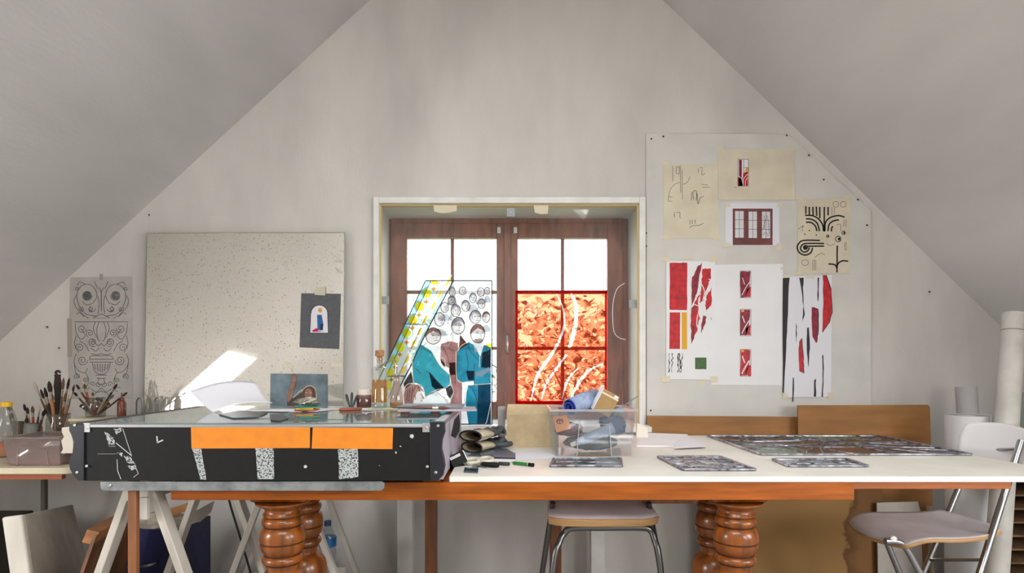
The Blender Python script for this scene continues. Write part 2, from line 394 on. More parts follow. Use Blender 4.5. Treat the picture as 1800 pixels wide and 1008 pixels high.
# ------------------------------------------------------------------ red glass sheet on the easel pane
rg = thing('red_glass_sheet', 'red glass sheet with pale brush swooshes on the right casement', 'glass sheet', px(988, 712, WD+.012))
rgo = MB().prism(rect(907, 513, 1067, 709), plane(WD+.018), 0, .004).build('glass', G('red_glass', (255, 128, 94), .86, .02, haze=(236, 48, 50), tlu=.7), rg)
m = MB(); pl = plane(WD+.012)
for q in (rect(906, 512, 910, 710), rect(1063, 512, 1067, 710), rect(906, 511, 1067, 515), rect(906, 705, 1067, 712)): m.prism(q, pl, 0, .001)
m.build('red_edging', G('deep_red_glass', (215, 30, 40), .55, .02, haze=(190, 24, 34)), rg)
m = MB(); cut = []; pg = plane(WD+.018)
for pts, w in (([(978, 516), (990, 545), (990, 580), (972, 620), (945, 660), (934, 702)], [1, 3, 4, 5, 5, 2]), ([(1004, 516), (1013, 540), (1010, 580), (1000, 612)], [2, 6, 8, 5]), ([(996, 624), (978, 648), (960, 676), (952, 702)], [4, 4, 3, 2]),
               ([(1060, 640), (1035, 652), (1016, 676), (1004, 700)], [2, 5, 6, 2]), ([(1018, 646), (998, 668), (988, 702)], [1, 5, 1])):
    sp = smooth([(a, b, 0) for a, b in pts], 6); ws = []
    for i in range(len(sp)):
        k = i/(len(sp)-1)*(len(w)-1); a = int(k); ws.append(w[a]+(w[min(a+1, len(w)-1)]-w[a])*(k-a))
    sp = [(p[0], p[1]) for p in sp]
    m.strip(sp, [max(v-.5, .3) for v in ws], pg, .0012, .0028); cut.append(MB().strip(sp, ws, pg, -.004, .009))
m.build('etched_swoosh', G('etched_clear', (252, 250, 252), .6, .01, haze=(250, 248, 250), tlu=.85), rg)['kind'] = 'stuff'
cuts = []
for c in cut:                                   # the pale swooshes are etched through the red: cut them out of the sheet
    co_ = c.build('cutter', ink, rg); cuts.append(co_); md = rgo.modifiers.new('cut', 'BOOLEAN'); md.operation = 'DIFFERENCE'; md.object = co_; md.solver = 'EXACT'
bpy.context.view_layer.update()
me_ = bpy.data.meshes.new_from_object(rgo.evaluated_get(bpy.context.evaluated_depsgraph_get()))
rgo.modifiers.clear(); rgo.data = me_; me_.materials.clear(); me_.materials.append(MATS['red_glass'])
for c in cuts: bpy.data.objects.remove(c)
for p_ in me_.polygons: p_.material_index = 0

# ------------------------------------------------------------------ painted stained-glass panel standing on the window board
SD = 2.93
sg = thing('stained_glass_panel', 'painted stained-glass panel of men in teal and mauve coats, slanted gold border', 'stained glass', px(790, 746, SD))
SP = plane(SD)
def sgl(name, col, haze=None, trans=.62): return G('glass_'+name, col, trans*.55, .02, haze=haze or col, tlu=.72)
g_white = sgl('white', (252, 252, 252), (246, 247, 248), .45); g_blue = sgl('pale_blue', (200, 232, 236), (198, 228, 232)); g_teal = sgl('teal', (60, 160, 184), (54, 150, 174), .5); g_turq = sgl('turquoise', (84, 186, 200), (76, 176, 192), .5)
g_dteal = sgl('deep_teal', (24, 84, 116), (26, 80, 104), .5); g_mauve = sgl('mauve', (198, 156, 154), (188, 146, 144), .5); g_dmauve = sgl('brown_mauve', (112, 66, 66), (112, 66, 64), .5)
g_yel = sgl('gold', (250, 220, 60), (250, 212, 50)); g_olive = sgl('olive', (236, 230, 70), (226, 220, 64)); g_or = sgl('orange', (240, 150, 40), (236, 140, 36))
g_skin = sgl('pale_face', (246, 240, 240), (240, 234, 234), .4); g_hair = sgl('hair', (196, 160, 152), (190, 150, 142), .5); g_grey = sgl('grey', (96, 92, 98), (92, 88, 94), .5); g_ghair = sgl('grey_wash', (214, 214, 218), (206, 206, 212), .5)
cream = M('cream_edge', (206, 196, 176), .6)
LV = [0]
def gp(pts, mat, lv=1, name='glass_piece', sm=False):
    if sm: pts = [tuple(p) for p in smooth([(a, b, 0) for a, b in pts], 4, True)]; pts = [(p[0], p[1]) for p in pts]
    LV[0] += 1
    return MB().prism(pts, SP, lv*.0012, lv*.0012+.0011).build(name, mat, sg)
def z3(*a): return [(680+x/7.2, 480+y/7.2) for x, y in a]
def z4(*a): return [(680+x/6.3, 600+y/6.3) for x, y in a]
g_base = G('glass_base', (252, 253, 253), .26, .02, haze=(244, 246, 248), tlu=.75)
OUT = [(748, 494), (865, 494), (865, 746), (660, 746), (660, 681)]
gp([(797, 494), (865, 494), (865, 746), (688, 746), (700, 690), (752, 580)], g_base, 0)
gp([(748, 494), (797, 494), (752, 580), (700, 690), (688, 746), (660, 746), (660, 681)], G('border_base', (250, 252, 250), .5, .02, haze=(240, 246, 242), tlu=.8), 0)
def onb(t, off): return (748-71*t+off, 494+151*t)
for a, b in ((0, .52), (.52, 1.02)): gp([onb(a, 1), onb(a, 10), onb(b, 10), onb(b, 1)], g_blue, 1)
for a, b in ((.15, .5), (.52, .95)): gp([onb(a, 39), onb(a, 45), onb(b, 45), onb(b, 39)], g_blue, 1)
rc = [(750.5, 516), (738, 539), (726, 563), (715, 585.5), (704, 611), (693.5, 634), (685.5, 656), (681.5, 678)]
gp(ell(764, 497.5, 8, 3.4, 14), g_yel, 2)
for k, (x, y) in enumerate(rc):
    m = MB(); m.strip(ell(x+1, y, 9.8, 10.4, 20), 3, SP, .0012, .0023, True); m.build('ring', g_blue, sg); gp(ell(x, y, 7.6, 8.4, 18), (g_olive, g_yel, g_yel, g_olive, g_olive, g_olive, g_olive, g_olive)[k], 2, 'roundel')
for x, y in ((762.6, 508.5), (749.5, 531), (737, 554), (725.5, 577), (715, 602), (703, 624), (695, 646), (688, 668)):
    gp([(x+r*math.cos(a), y+r*math.sin(a)) for a, r in [(i*math.pi/4, 5 if i % 2 == 0 else 2.3) for i in range(8)]], g_or, 3, 'star')
for x, y in ((788, 496), (773.7, 517), (761.7, 538), (748, 562), (738, 583), (727, 605), (716, 632), (709, 651)):
    dx, dy = -.425*7, .905*7; gp([(x-dx-2.2, y-dy), (x-dx+2.2, y-dy), (x+dx+2.2, y+dy), (x+dx-2.2, y+dy)], g_yel, 2, 'bead')
    for s in (-1, 1): gp(ell(x-.425*12*s*-1, y+.905*12*s*-1, 2, 2.2, 8), g_white, 2, 'bead')
lines = MB(); fine = MB()
def ln(pts, w=1.4, sm=True, mb=None, h=.005):
    p = smooth([(a, b, 0) for a, b in pts], 5) if sm and len(pts) > 2 else pts
    (mb or lines).strip([(q[0], q[1]) for q in p], w, SP, h, h+.0015)
HL = .0058
def head(zc, rx, ry, hair=None, look=0, beard=False, tone=.8):
    (cx, cy) = z3(zc)[0]; rx /= 7.2; ry /= 7.2
    gp(ell(cx, cy, rx, ry, 18), g_skin, 2, 'face')
    if hair: gp(ell(cx, cy, rx*1.08, ry*1.06, 12, 170, 370)+[(cx+rx*.75, cy-ry*.35), (cx, cy-ry*.62), (cx-rx*.7, cy-ry*.2)], hair, 3, 'hair')
    if beard: gp(ell(cx+look*rx*.2, cy+ry*.62, rx*.62, ry*.42, 12, 0, 180)+[(cx-rx*.5, cy+ry*.6)], hair, 3, 'beard')
    ln(ell(cx, cy, rx, ry, 18, 0, 350), 1.2, False, fine)
    ex = cx+look*rx*.35
    for s in (-1, 1):
        ln([(ex+s*rx*.38-rx*.16, cy-ry*.06), (ex+s*rx*.38+rx*.16, cy-ry*.04)], .9, False, fine, HL)
        ln([(ex+s*rx*.38-rx*.2, cy-ry*.22), (ex+s*rx*.38+rx*.2, cy-ry*.22)], .5, False, fine, HL)
    ln([(ex+rx*.06, cy-ry*.05), (ex+rx*.18, cy+ry*.26), (ex, cy+ry*.3)], .6, False, fine, HL)
    ln([(ex-rx*.26, cy+ry*.52), (ex+rx*.26, cy+ry*.52)], .8, False, fine, HL)
    ln([(cx-rx*.9, cy+ry*.8), (cx-rx*1.5, cy+ry*1.5), (cx-rx*1.6, cy+ry*2.2)], .6, True, fine); ln([(cx+rx*.8, cy+ry*.8), (cx+rx*1.4, cy+ry*1.4), (cx+rx*1.6, cy+ry*2.3)], .6, True, fine)
for h in (((830, 245), 38, 66, g_ghair, 0), ((960, 230), 45, 52, None, 1), ((1090, 320), 46, 64, g_ghair, 0), ((1190, 245), 44, 58, None, -1), ((1270, 230), 34, 48, None, 0),
          ((822, 350), 50, 58, g_ghair, 1), ((735, 440), 52, 66, None, 1), ((1000, 420), 54, 72, g_ghair, 1), ((1200, 395), 46, 60, None, 0), ((875, 480), 62, 78, g_ghair, 1), ((670, 590), 66, 88, None, 1),
          ((1120, 560), 72, 84, g_ghair, 1), ((1258, 560), 48, 70, g_hair, -1)): head(*h)
# coats
gp(z4((600, 30), (690, 0), (790, 20), (790, 110), (775, 300), (775, 420), (835, 470), (835, 700), (700, 700), (735, 560), (710, 440), (690, 300), (640, 270), (590, 180)), g_mauve, 1)
gp([(809, 589)]+z4((900, 40), (790, 100), (800, 60)), g_dmauve, 2)
gp(z4((590, 190), (650, 260), (640, 290), (600, 240)), g_dmauve, 3)
gp(z4((690, 240), (765, 235), (765, 370), (700, 380)), g_dmauve, 2, 'sleeve')
gp(z4((385, 40), (500, 115), (590, 270), (690, 370), (705, 470), (650, 520), (560, 555), (430, 620), (400, 520), (330, 465), (298, 460), (285, 250), (325, 110)), g_turq, 3, 'coat')
gp(z4((470, 340), (560, 440), (640, 525), (560, 552), (500, 500)), g_dteal, 4, 'sleeve_fold')
gp(z4((905, 10), (965, 40), (1035, 170), (1075, 40), (1152, 75), (1152, 470), (965, 480), (960, 440), (830, 455), (778, 420), (768, 300), (785, 110)), g_teal, 3, 'coat')
gp(z4((1060, 130), (1152, 90), (1152, 290), (1100, 300), (1045, 290)), g_dteal, 4, 'coat_shade'); gp(z4((880, 330), (965, 330), (965, 435), (900, 430)), g_dteal, 4, 'sleeve_shade')
gp(z4((940, 0), (1075, 0), (1065, 70), (1038, 170), (970, 50)), g_white, 4, 'shirt')
gp(z4((905, 490), (1010, 485), (1000, 915), (905, 915), (872, 700), (882, 560)), g_teal, 2, 'trousers'); gp(z4((1010, 485), (1152, 475), (1152, 915), (1000, 915)), g_dteal, 2, 'trousers')
gp(z4((985, 345), (1130, 290), (1152, 320), (1050, 395), (985, 390)), g_skin, 5, 'hand')
gp(z4((270, 330), (296, 460), (200, 530), (185, 470)), g_grey, 2); gp(z4((650, 520), (710, 490), (740, 560), (700, 640), (670, 600)), g_grey, 2)
gp(z4((200, 700), (188, 600), (208, 525), (268, 478), (340, 480), (392, 520), (414, 565), (380, 548), (342, 562), (322, 600), (304, 640), (292, 700)), g_hair, 4, 'hair')
gp(z4((335, 565), (388, 552), (402, 598), (422, 626), (406, 640), (406, 664), (372, 696), (298, 696), (308, 640)), g_skin, 5, 'face')
gp(z4((530, 570), (690, 650), (670, 695), (430, 695), (415, 640)), g_white, 5, 'bouquet')
for q in z4((540, 560), (575, 565), (555, 590), (530, 585)): gp(ell(q[0], q[1], 3, 3, 8), g_white, 6, 'flower')
gp(z4((800, 800), (850, 820), (830, 910), (795, 900)), g_skin, 3, 'hand')
gp(z4((1160, 20), (1160, 90), (1080, 45)), g_olive, 1)
gp(z3((478, 880), (560, 890), (655, 960), (640, 1008), (560, 1000), (430, 930)), g_white, 2, 'collar'); gp(z3((850, 750), (965, 750), (945, 850), (915, 910), (880, 850)), g_white, 2, 'collar'); gp(z3((1090, 850), (1215, 850), (1205, 1000), (1110, 1008)), g_white, 4, 'collar')
for cx_, cy_, w_ in ((830, 330, 60), (960, 300, 66), (1090, 410, 70), (1190, 320, 62), (1270, 300, 50), (735, 530, 80), (1000, 520, 84), (1200, 480, 70), (875, 590, 60), (670, 720, 100), (1120, 690, 80), (1258, 670, 56)): gp(z3((cx_-w_*.35, cy_-12), (cx_+w_*.35, cy_-12), (cx_+w_*.9, cy_+34), (cx_+w_, cy_+80), (cx_-w_, cy_+80), (cx_-w_*.9, cy_+34)), g_ghair if int(cx_) % 20 else g_white, 1, 'shoulders')
head((905, 672), 84, 108, g_ghair, 0); head((1150, 770), 90, 118, g_hair, 1, True); head((590, 800), 96, 104, g_hair, 1)
# leads and edges
for pts in ([(748, 494), (865, 494)], [(865, 494), (865, 746)], [(748, 494), (660, 681)], [(660, 681), (660, 746)], [(660, 746), (865, 746)]): ln(pts, 2.0, False)
ln([(797, 494), (752, 580), (724, 640), (700, 690), (688, 746)], 2.2); ln([(758, 494), (671, 680)], 1.0, False); ln([(706, 570), (752, 571)], 1.4, False); ln([(680, 662), (712, 662)], 1.4, False)
ln([(778, 494), (683, 700)], .8, False)
lines.build('lead_line', lead_dark, sg); fine.build('painted_lines', M('trace_line', (70, 68, 70), .8), sg)['kind'] = 'stuff'
m = MB()
for pts in (z4((285, 110), (285, 250), (298, 460), (330, 465), (400, 510), (430, 615)), z4((430, 615), (530, 545), (650, 520), (710, 470)), z4((768, 110), (768, 300), (780, 425), (830, 458), (960, 442)),
            z4((905, 490), (1152, 470)), z4((905, 490), (870, 560), (865, 700)), z4((500, 115), (590, 270), (690, 370), (712, 460)), z4((700, 660), (740, 570), (715, 470)), z4((190, 540), (230, 480), (300, 465)),
            z4((1030, 170), (1025, 290)), z4((700, 690), (535, 560), (415, 640)), z4((1150, 690), (1110, 880), (1090, 915)), z4((785, 110), (830, 50), (900, 10)), z4((600, 180), (640, 200), (650, 270))):
    ln(pts, 1.3, True, m, .008)
m.build('cream_edge_line', cream, sg)['kind'] = 'stuff'
m = MB()
for pts in (z4((905, 30), (930, 120), (1025, 220)), z4((1080, 50), (1110, 120), (1040, 220)), z4((880, 130), (900, 250), (890, 330)), z4((400, 80), (470, 120), (510, 130)), z4((440, 330), (520, 400), (600, 500)),
            z4((600, 60), (660, 130), (690, 250)), z4((720, 20), (690, 80), (760, 110)), z4((940, 520), (990, 620), (1000, 740)), z4((240, 540), (222, 660)), z4((262, 520), (244, 670)), z4((290, 510), (270, 680)), z4((320, 500), (296, 560)), z4((350, 500), (372, 560)), z4((385, 600), (410, 625), (395, 640)), z4((372, 585), (390, 588)), z4((380, 660), (398, 660)), z4((310, 600), (322, 630), (312, 650)), z4((970, 250), (970, 510)), z4((695, 260), (695, 440)), z4((330, 310), (380, 360)), z4((760, 300), (760, 480))):
    ln(pts, .9, True, m, .0085)
m.build('fold_lines', ink, sg)['kind'] = 'stuff'

# ------------------------------------------------------------------ leaning mirror with prints
MT = math.radians(2.3); MY, MZ = 2.925, .80
def mirp(x, y, h):          # photograph measure on the mirror's tilted plane
    r = Vector(((x-CX)/F, 1, -(y-CY)/F)); n = Vector((0, -math.cos(MT), math.sin(MT))); p0 = Vector((0, MY, MZ)); c = Vector((0, 0, EYE))
    return c+r*((p0-c).dot(n)/r.dot(n))+n*h
mm = bpy.data.materials.new('foxed_mirror'); mm.use_nodes = True; nt = mm.node_tree; N = nt.nodes; L = nt.links; b = N['Principled BSDF']
b.inputs['Metallic'].default_value = 1; b.inputs['Roughness'].default_value = .03; b.inputs['Base Color'].default_value = lin((246, 243, 236))
df = N.new('ShaderNodeBsdfPrincipled'); df.inputs['Roughness'].default_value = .5; df.inputs['Metallic'].default_value = .75
tc = N.new('ShaderNodeTexCoord'); n1 = N.new('ShaderNodeTexNoise'); n1.inputs['Scale'].default_value = 2.2; n1.inputs['Detail'].default_value = 5
L.new(tc.outputs['Object'], n1.inputs['Vector'])
df.inputs['Base Color'].default_value = lin((246, 242, 232))
mr = N.new('ShaderNodeMapRange'); mr.inputs[1].default_value = .3; mr.inputs[2].default_value = .75; mr.inputs[3].default_value = .22; mr.inputs[4].default_value = .42; L.new(n1.outputs['Fac'], mr.inputs[0])
m1 = N.new('ShaderNodeMixShader'); m1.inputs[0].default_value = .34; L.new(b.outputs[0], m1.inputs[1]); L.new(df.outputs[0], m1.inputs[2])
sp = N.new('ShaderNodeBsdfDiffuse'); sp.inputs[0].default_value = lin((120, 100, 74))
def specks(scale, thr, dens):
    vo = N.new('ShaderNodeTexVoronoi'); vo.inputs['Scale'].default_value = scale; L.new(tc.outputs['Object'], vo.inputs['Vector'])
    lt = N.new('ShaderNodeMath'); lt.operation = 'LESS_THAN'; lt.inputs[1].default_value = thr; L.new(vo.outputs['Distance'], lt.inputs[0])
    sx = N.new('ShaderNodeSeparateColor'); L.new(vo.outputs['Color'], sx.inputs[0])
    g = N.new('ShaderNodeMath'); g.operation = 'LESS_THAN'; g.inputs[1].default_value = dens; L.new(sx.outputs[0], g.inputs[0])
    mu = N.new('ShaderNodeMath'); mu.operation = 'MULTIPLY'; L.new(lt.outputs[0], mu.inputs[0]); L.new(g.outputs[0], mu.inputs[1]); return mu
s1 = specks(70, .22, .35); s2 = specks(160, .26, .4)
ad = N.new('ShaderNodeMath'); ad.operation = 'MAXIMUM'; L.new(s1.outputs[0], ad.inputs[0]); L.new(s2.outputs[0], ad.inputs[1])
mu = N.new('ShaderNodeMath'); mu.operation = 'MULTIPLY'; mu.inputs[1].default_value = .75; L.new(ad.outputs[0], mu.inputs[0])
m2 = N.new('ShaderNodeMixShader'); L.new(mu.outputs[0], m2.inputs[0]); L.new(m1.outputs[0], m2.inputs[1]); L.new(sp.outputs[0], m2.inputs[2]); L.new(m2.outputs[0], N['Material Output'].inputs[0])
mt = thing('mirror', 'large frameless old mirror with brown speckles leaning on the wall', 'mirror', mirp(430, 745, 0))
MB().prism([(258, 410), (606, 409), (604, 745), (252, 745)], mirp, -.006, 0).build('mirror_glass', mm, mt)
m = MB(); m.strip([(252.5, 745), (258.5, 410.5), (605.5, 409.5), (603.5, 745)], 1.2, mirp, 0, .0012); m.build('ground_edge', G('mirror_edge', (210, 222, 214), .3, .05), mt)
for q in ([(499, 459), (506, 459), (505, 476), (499, 475)], [(586, 457), (602, 457), (602, 462), (587, 462)], [(590, 470), (603, 478), (600, 483), (590, 475)], [(500, 634), (517, 645), (513, 650), (499, 639)], [(584, 639), (603, 639), (603, 645), (584, 645)]):
    MB().prism(q, mirp, .0003, .0012).build('tape_strip', tape if q[0][1] > 600 else M('old_tape', (196, 192, 184), .6), mt)
ms = MB().box((-1.85, 2.86, MZ-.055), (-.78, WD-.001, MZ-.012)); tag(ms.build('wall_ledge', raw_wood), 'plain wooden ledge on the wall carrying the mirror', 'ledge')
cd = thing('dark_card', 'dark grey card with a small arched figure print taped to the mirror', 'card', mirp(563, 612, .003))
MB().prism([(530, 516), (599, 517), (596, 614), (527, 611)], mirp, .002, .004).build('card', M('dark_card', (92, 94, 98), .8, var=.06, scale=60), cd)
MB().prism([(553, 505), (573, 505), (572, 520), (554, 519)], mirp, .0045, .0055).build('tape_strip', M('greenish_tape', (196, 194, 170), .6), cd)
arch = [(545.5, 586), (547, 550)]+[(562+14.5*math.cos(math.radians(a)), 551-14*math.sin(math.radians(a))) for a in range(180, -1, -20)]+[(577.5, 586)]
MB().prism(arch, mirp, .0045, .0055).build('print', M('print_white', (226, 222, 228), .7), cd)
m = MB(); m.strip(arch+[arch[0]], 1, mirp, .0060); m.build('print_border', ink, cd)
for pts, c in (([(558, 554), (566, 554), (569, 570), (566, 581), (559, 581)], (40, 96, 150)), (ell(563.5, 546, 3.6, 4.2, 10), (214, 160, 70)), ([(550, 581), (558, 577), (560, 582), (570, 583), (550, 584)], (190, 20, 70)), ([(564, 570), (569, 570), (568, 581), (564, 581)], (30, 34, 60))):
    MB().prism(pts, mirp, .0060, .0066).build('print_colour', M('print_%d_%d' % (c[0], c[1]), c, .7), cd)
pr = thing('painting_print', 'blue-grey print of a veiled figure raising one arm, below on the mirror', 'print', mirp(525, 735, .003))
MB().prism([(476, 657), (576, 658), (576, 735), (475, 735)], mirp, .002, .0035).build('sheet', M('blue_grey_print', (112, 132, 142), .5, var=.3, scale=9), pr)
skin = M('print_skin', (150, 112, 94), .6, var=.2, scale=40); dk = M('print_dark', (74, 66, 60), .6, var=.2, scale=30)
MB().prism([(503, 735), (506, 702), (520, 698), (532, 690), (545, 690), (556, 700), (562, 735)], mirp, .004, .0045).build('figure_robe', dk, pr)
MB().prism(ell(544, 692, 14, 14.5, 18), mirp, .005, .0055).build('figure_hair', M('print_hair', (92, 60, 46), .6), pr)
MB().prism(ell(543, 693, 6.5, 10, 16), mirp, .006, .0065).build('figure_face', skin, pr)
MB().prism([(504, 702), (510, 682), (514, 672), (512, 660), (517, 657), (523, 662), (520, 676), (514, 700), (508, 708)], mirp, .006, .0065).build('figure_arm', skin, pr)
m = MB()
for s in ([(530, 690), (538, 681), (548, 679), (556, 687), (557, 704)], [(516, 700), (526, 690), (532, 685)]): m.strip([(p[0], p[1]) for p in smooth([(a, b, 0) for a, b in s], 4)], 1.6, mirp, .0068)
for s in ([(538, 691), (541, 691)], [(545, 691), (548, 691)], [(541, 699), (546, 699)]): m.strip(s, 1.2, mirp, .0068)
m.build('veil_line', M('print_light', (196, 190, 176), .7), pr)

# ------------------------------------------------------------------ tracing-paper ornament on the left of the wall
tp = M('tracing_paper', (186, 182, 176), .7, var=.06, scale=10)
tpd = M('tracing_line', (70, 70, 70), .8); tpl = M('tracing_line_soft', (124, 122, 118), .8)
XC = 178
def sprl(cx, cy, r, turns, a0, dr=1, n=26): return [(cx+r*(1-.85*i/n)*math.cos(a0+dr*turns*6.283*i/n), cy+r*(1-.85*i/n)*math.sin(a0+dr*turns*6.283*i/n)) for i in range(n+1)]
def both(lst): return lst+[[(2*XC-x, y) for x, y in p] for p in lst]
def draw(par, d, strokes, w, mat, name='drawing'):
    m = MB()
    for s in strokes:
        s2 = smooth([(a, b, 0) for a, b in s], 4) if 2 < len(s) < 14 else s
        m.strip([(q[0], q[1]) for q in s2], w, plane(d), 0)
    m.build(name, mat, par)['kind'] = 'stuff'
t1 = thing('tracing_sheet', 'upper tracing-paper sheet with two drawn roses between scrolls', 'drawing', px(178, 562, WD-.004))
MB().prism([(124, 488), (232, 486), (233, 562), (122, 562)], plane(WD-.0015), 0, .0008).build('sheet', tp, t1)
up = both([[(170, 556), (150, 552), (138, 535), (135, 518), (142, 504), (155, 500), (167, 508), (170, 522), (163, 534)], [(136, 518), (130, 528), (133, 540), (140, 548)], [(150, 500), (140, 496), (136, 502)], [(172, 520), (174, 535), (172, 552)],
           [(172, 508), (168, 500), (166, 495)], [(134, 553), (140, 550), (148, 558)], [(160, 538), (156, 545), (164, 548), (168, 543)], [(145, 530), (152, 536), (162, 534)], sprl(153, 520, 9.5, 2.5, 0), sprl(160, 544, 5, 1.5, 1), [(164, 559), (178, 552)], [(163, 560), (178, 560)], [(174, 506), (178, 516), (178, 548)],
           sprl(136, 508, 4, 1.2, 2), [(138, 540), (144, 552), (158, 561)], sprl(144, 545, 4, 1.3, 4)])
draw(t1, WD-.003, up, .9, tpd)
MB().prism(ell(153, 520, 8, 8, 14), plane(WD-.0026), 0, .0002).build('drawn_rose', M('rose_shade', (112, 110, 108), .8, var=.3, scale=70), t1)
MB().prism(ell(203, 520, 8, 8, 14), plane(WD-.0026), 0, .0002).build('drawn_rose', M('rose_shade2', (134, 132, 130), .8, var=.3, scale=70), t1)
t2 = thing('tracing_sheet', 'lower tracing-paper sheet with a drawn urn and foliage scrolls', 'drawing', px(178, 700, WD-.004))
MB().prism([(118, 560), (232, 560), (233, 700), (122, 702), (120, 630)], plane(WD-.0025), 0, .0008).build('sheet', tp, t2)
lo = both([[(130, 566), (178, 566)], [(132, 568), (134, 585), (142, 597), (150, 590), (143, 580)], sprl(144, 578, 8, 1.6, 0), sprl(158, 586, 7, 1.6, 2), sprl(163, 602, 8, 1.8, 1), sprl(140, 612, 8, 1.5, 3), [(174, 566), (170, 580), (172, 596), (176, 600)], [(168, 566), (164, 578), (170, 594)],
           [(160, 622), (170, 624), (178, 622)], [(157, 632), (178, 632)], [(157, 637), (178, 637)], [(162, 638), (166, 652), (173, 658), (178, 658)], [(168, 660), (178, 660)], [(170, 665), (178, 666)], [(174, 666), (172, 674), (178, 676)], [(157, 632), (161, 626), (178, 626)],
           [(134, 622), (130, 636), (136, 650), (148, 656), (154, 648)], sprl(145, 634, 9, 1.8, 0), sprl(136, 662, 6, 1.5, 2), [(150, 655), (156, 668), (152, 680), (144, 682)], sprl(163, 676, 5, 1.2, 3), sprl(172, 676, 5, 1.2, 0), [(160, 684), (170, 690), (178, 688)], [(166, 694), (178, 682)], [(150, 690), (158, 680)],
           [(140, 600), (150, 606), (156, 618)], [(134, 590), (131, 605), (138, 620)], [(166, 640), (168, 650)], [(171, 640), (172, 653)], [(176, 640), (176, 655)], [(162, 596), (172, 608), (178, 604)], [(160, 612), (168, 618), (174, 612)], sprl(150, 668, 5, 1.5, 5), [(131, 640), (133, 655), (140, 664)]])
draw(t2, WD-.0042, lo, .85, tpd)
MB().prism([(118, 560), (127, 560), (127, 628), (119, 628)], plane(WD-.0036), 0, .0003).build('tape_strip', M('brown_tape', (172, 160, 150), .7), t2)
MB().prism([(175, 482), (181, 482), (181, 492), (175, 492)], plane(WD-.0036), 0, .0003).build('tape_strip', M('grey_tape', (160, 156, 150), .7), t1)

# ------------------------------------------------------------------ pin board with papers
PD = WD-.012
pb = thing('pin_board', 'large white pin board with a cut corner under the right slope', 'board', px(1330, 745, PD))
m = MB(); m.prism([(1135, 236), (1383, 237), (1529, 372), (1529, 712), (1529, 760), (1136, 760)], plane(WD-.001), 0, .011); m.build('board', M('board_white', (214, 212, 207), .8, var=.04, scale=5), pb, bevel=.001)
for x, y in ((1145, 244), (1166, 240), (1383, 238), (1422, 273), (1448, 316), (1508, 351), (1144, 722), (1136, 410), (1136, 433), (1524, 396)): MB().tube([px(x, y, PD), px(x, y, PD-.004)], .0045, 8).build('nail', dark, pb)
def sheet(name, label, pts, mat, lv=1, cat='paper', tapes=()):
    xs = [p[0] for p in pts]; ys = [p[1] for p in pts]
    t = thing(name, label, cat, px(sum(xs)/len(xs), max(ys), PD-.001*lv))
    MB().prism(pts, plane(PD-.001*lv), 0, .0008).build('sheet', mat, t)
    for q in tapes: MB().prism(rect(*q), plane(PD-.001*lv-.0009), 0, .0004).build('tape_strip', tape, t)
    t['lv'] = lv; return t
def pc(t, pts, mat, name='colour_patch', k=1): return MB().prism(pts, plane(PD-.001*t['lv']-.0009-.0002*k), 0, .0002).build(name, mat, t)
def st(t, strokes, w, mat, name='drawing', k=4): draw(t, PD-.001*t['lv']-.0010-.0002*k, strokes, w, mat, name)
def zb(*a): return [(1130+x/4.032, 230+y/4.032) for x, y in a]
def zc(*a): return [(1140+x/3.36, 440+y/3.36) for x, y in a]
s = sheet('sketch_sheet', 'beige sketch sheet with faint pencil letters, leftmost on pin board', [(1165, 288), (1262, 289), (1263, 419), (1167, 420)], beige, 1, 'drawing', [(1163, 284, 1178, 290), (1255, 284, 1268, 291), (1164, 415, 1176, 422), (1254, 415, 1266, 422)])
st(s, [zb((212, 250), (212, 360)), zb((265, 245), (268, 440)), zb((180, 500), (190, 430), (220, 385), (262, 365)), zb((285, 380), (315, 365), (335, 325)), zb((278, 280), (280, 490)), zb((235, 300), (238, 260)), zb((236, 258), (258, 255)), zb((258, 255), (258, 305)), zb((235, 304), (258, 305)), zb((180, 470), (210, 470)), zb((180, 500), (210, 500)),
       zb((392, 265), (394, 300)), zb((405, 262), (420, 262), (418, 315), (440, 300)), zb((415, 380), (460, 385)), zb((420, 400), (475, 400))], .8, pencil)
st(s, [zb((345, 435), (345, 495)), zb((360, 490), (355, 435), (380, 430), (378, 495)), zb((385, 445), (390, 520), (405, 480), (430, 465)), zb((222, 580), (225, 615)), zb((240, 580), (262, 580), (262, 610), (268, 620)), zb((333, 690), (350, 675), (400, 670), (430, 655)), zb((333, 635), (335, 665)), zb((350, 632), (352, 662)), zb((370, 630), (372, 660))], .9, grey_ink, 'drawing')
s = sheet('beige_sheet', 'beige sheet with one small red arch thumbnail, top of pin board', [(1262, 263), (1396, 262), (1397, 352), (1263, 352)], beige, 2, 'drawing', [(1259, 258, 1272, 264), (1386, 258, 1398, 264)])
pc(s, rect(1297, 280, 1316, 327), paper, 'thumbnail'); pc(s, rect(1299, 281, 1304, 327), dred, k=2); pc(s, zb((712, 300), (745, 285), (745, 390), (700, 390)), red, k=2); pc(s, zb((675, 330), (700, 345), (708, 390), (675, 390)), dred, k=2); pc(s, zb((735, 262), (748, 262), (748, 282), (720, 290)), yellow, k=3)
st(s, [zb((675, 320), (700, 340), (712, 390)), zb((712, 385), (715, 340), (748, 305)), zb((725, 390), (730, 350), (748, 330))], 1.0, paper2, 'white_line'); st(s, [zb((674, 202), (749, 202)), zb((749, 202), (749, 392)), zb((749, 392), (674, 392)), zb((674, 392), (674, 202)), zb((715, 205), (715, 300)), zb((715, 262), (748, 262)), [(1291, 330), (1295, 329)]], .7, ink)
s = sheet('photo_sheet', 'white sheet with photograph of maroon glazed doors', [(1275, 357), (1370, 357), (1370, 432), (1275, 432)], paper2, 1, 'photo', [(1274, 358, 1284, 364), (1366, 358, 1374, 364), (1271, 428, 1284, 435), (1365, 428, 1374, 440)])
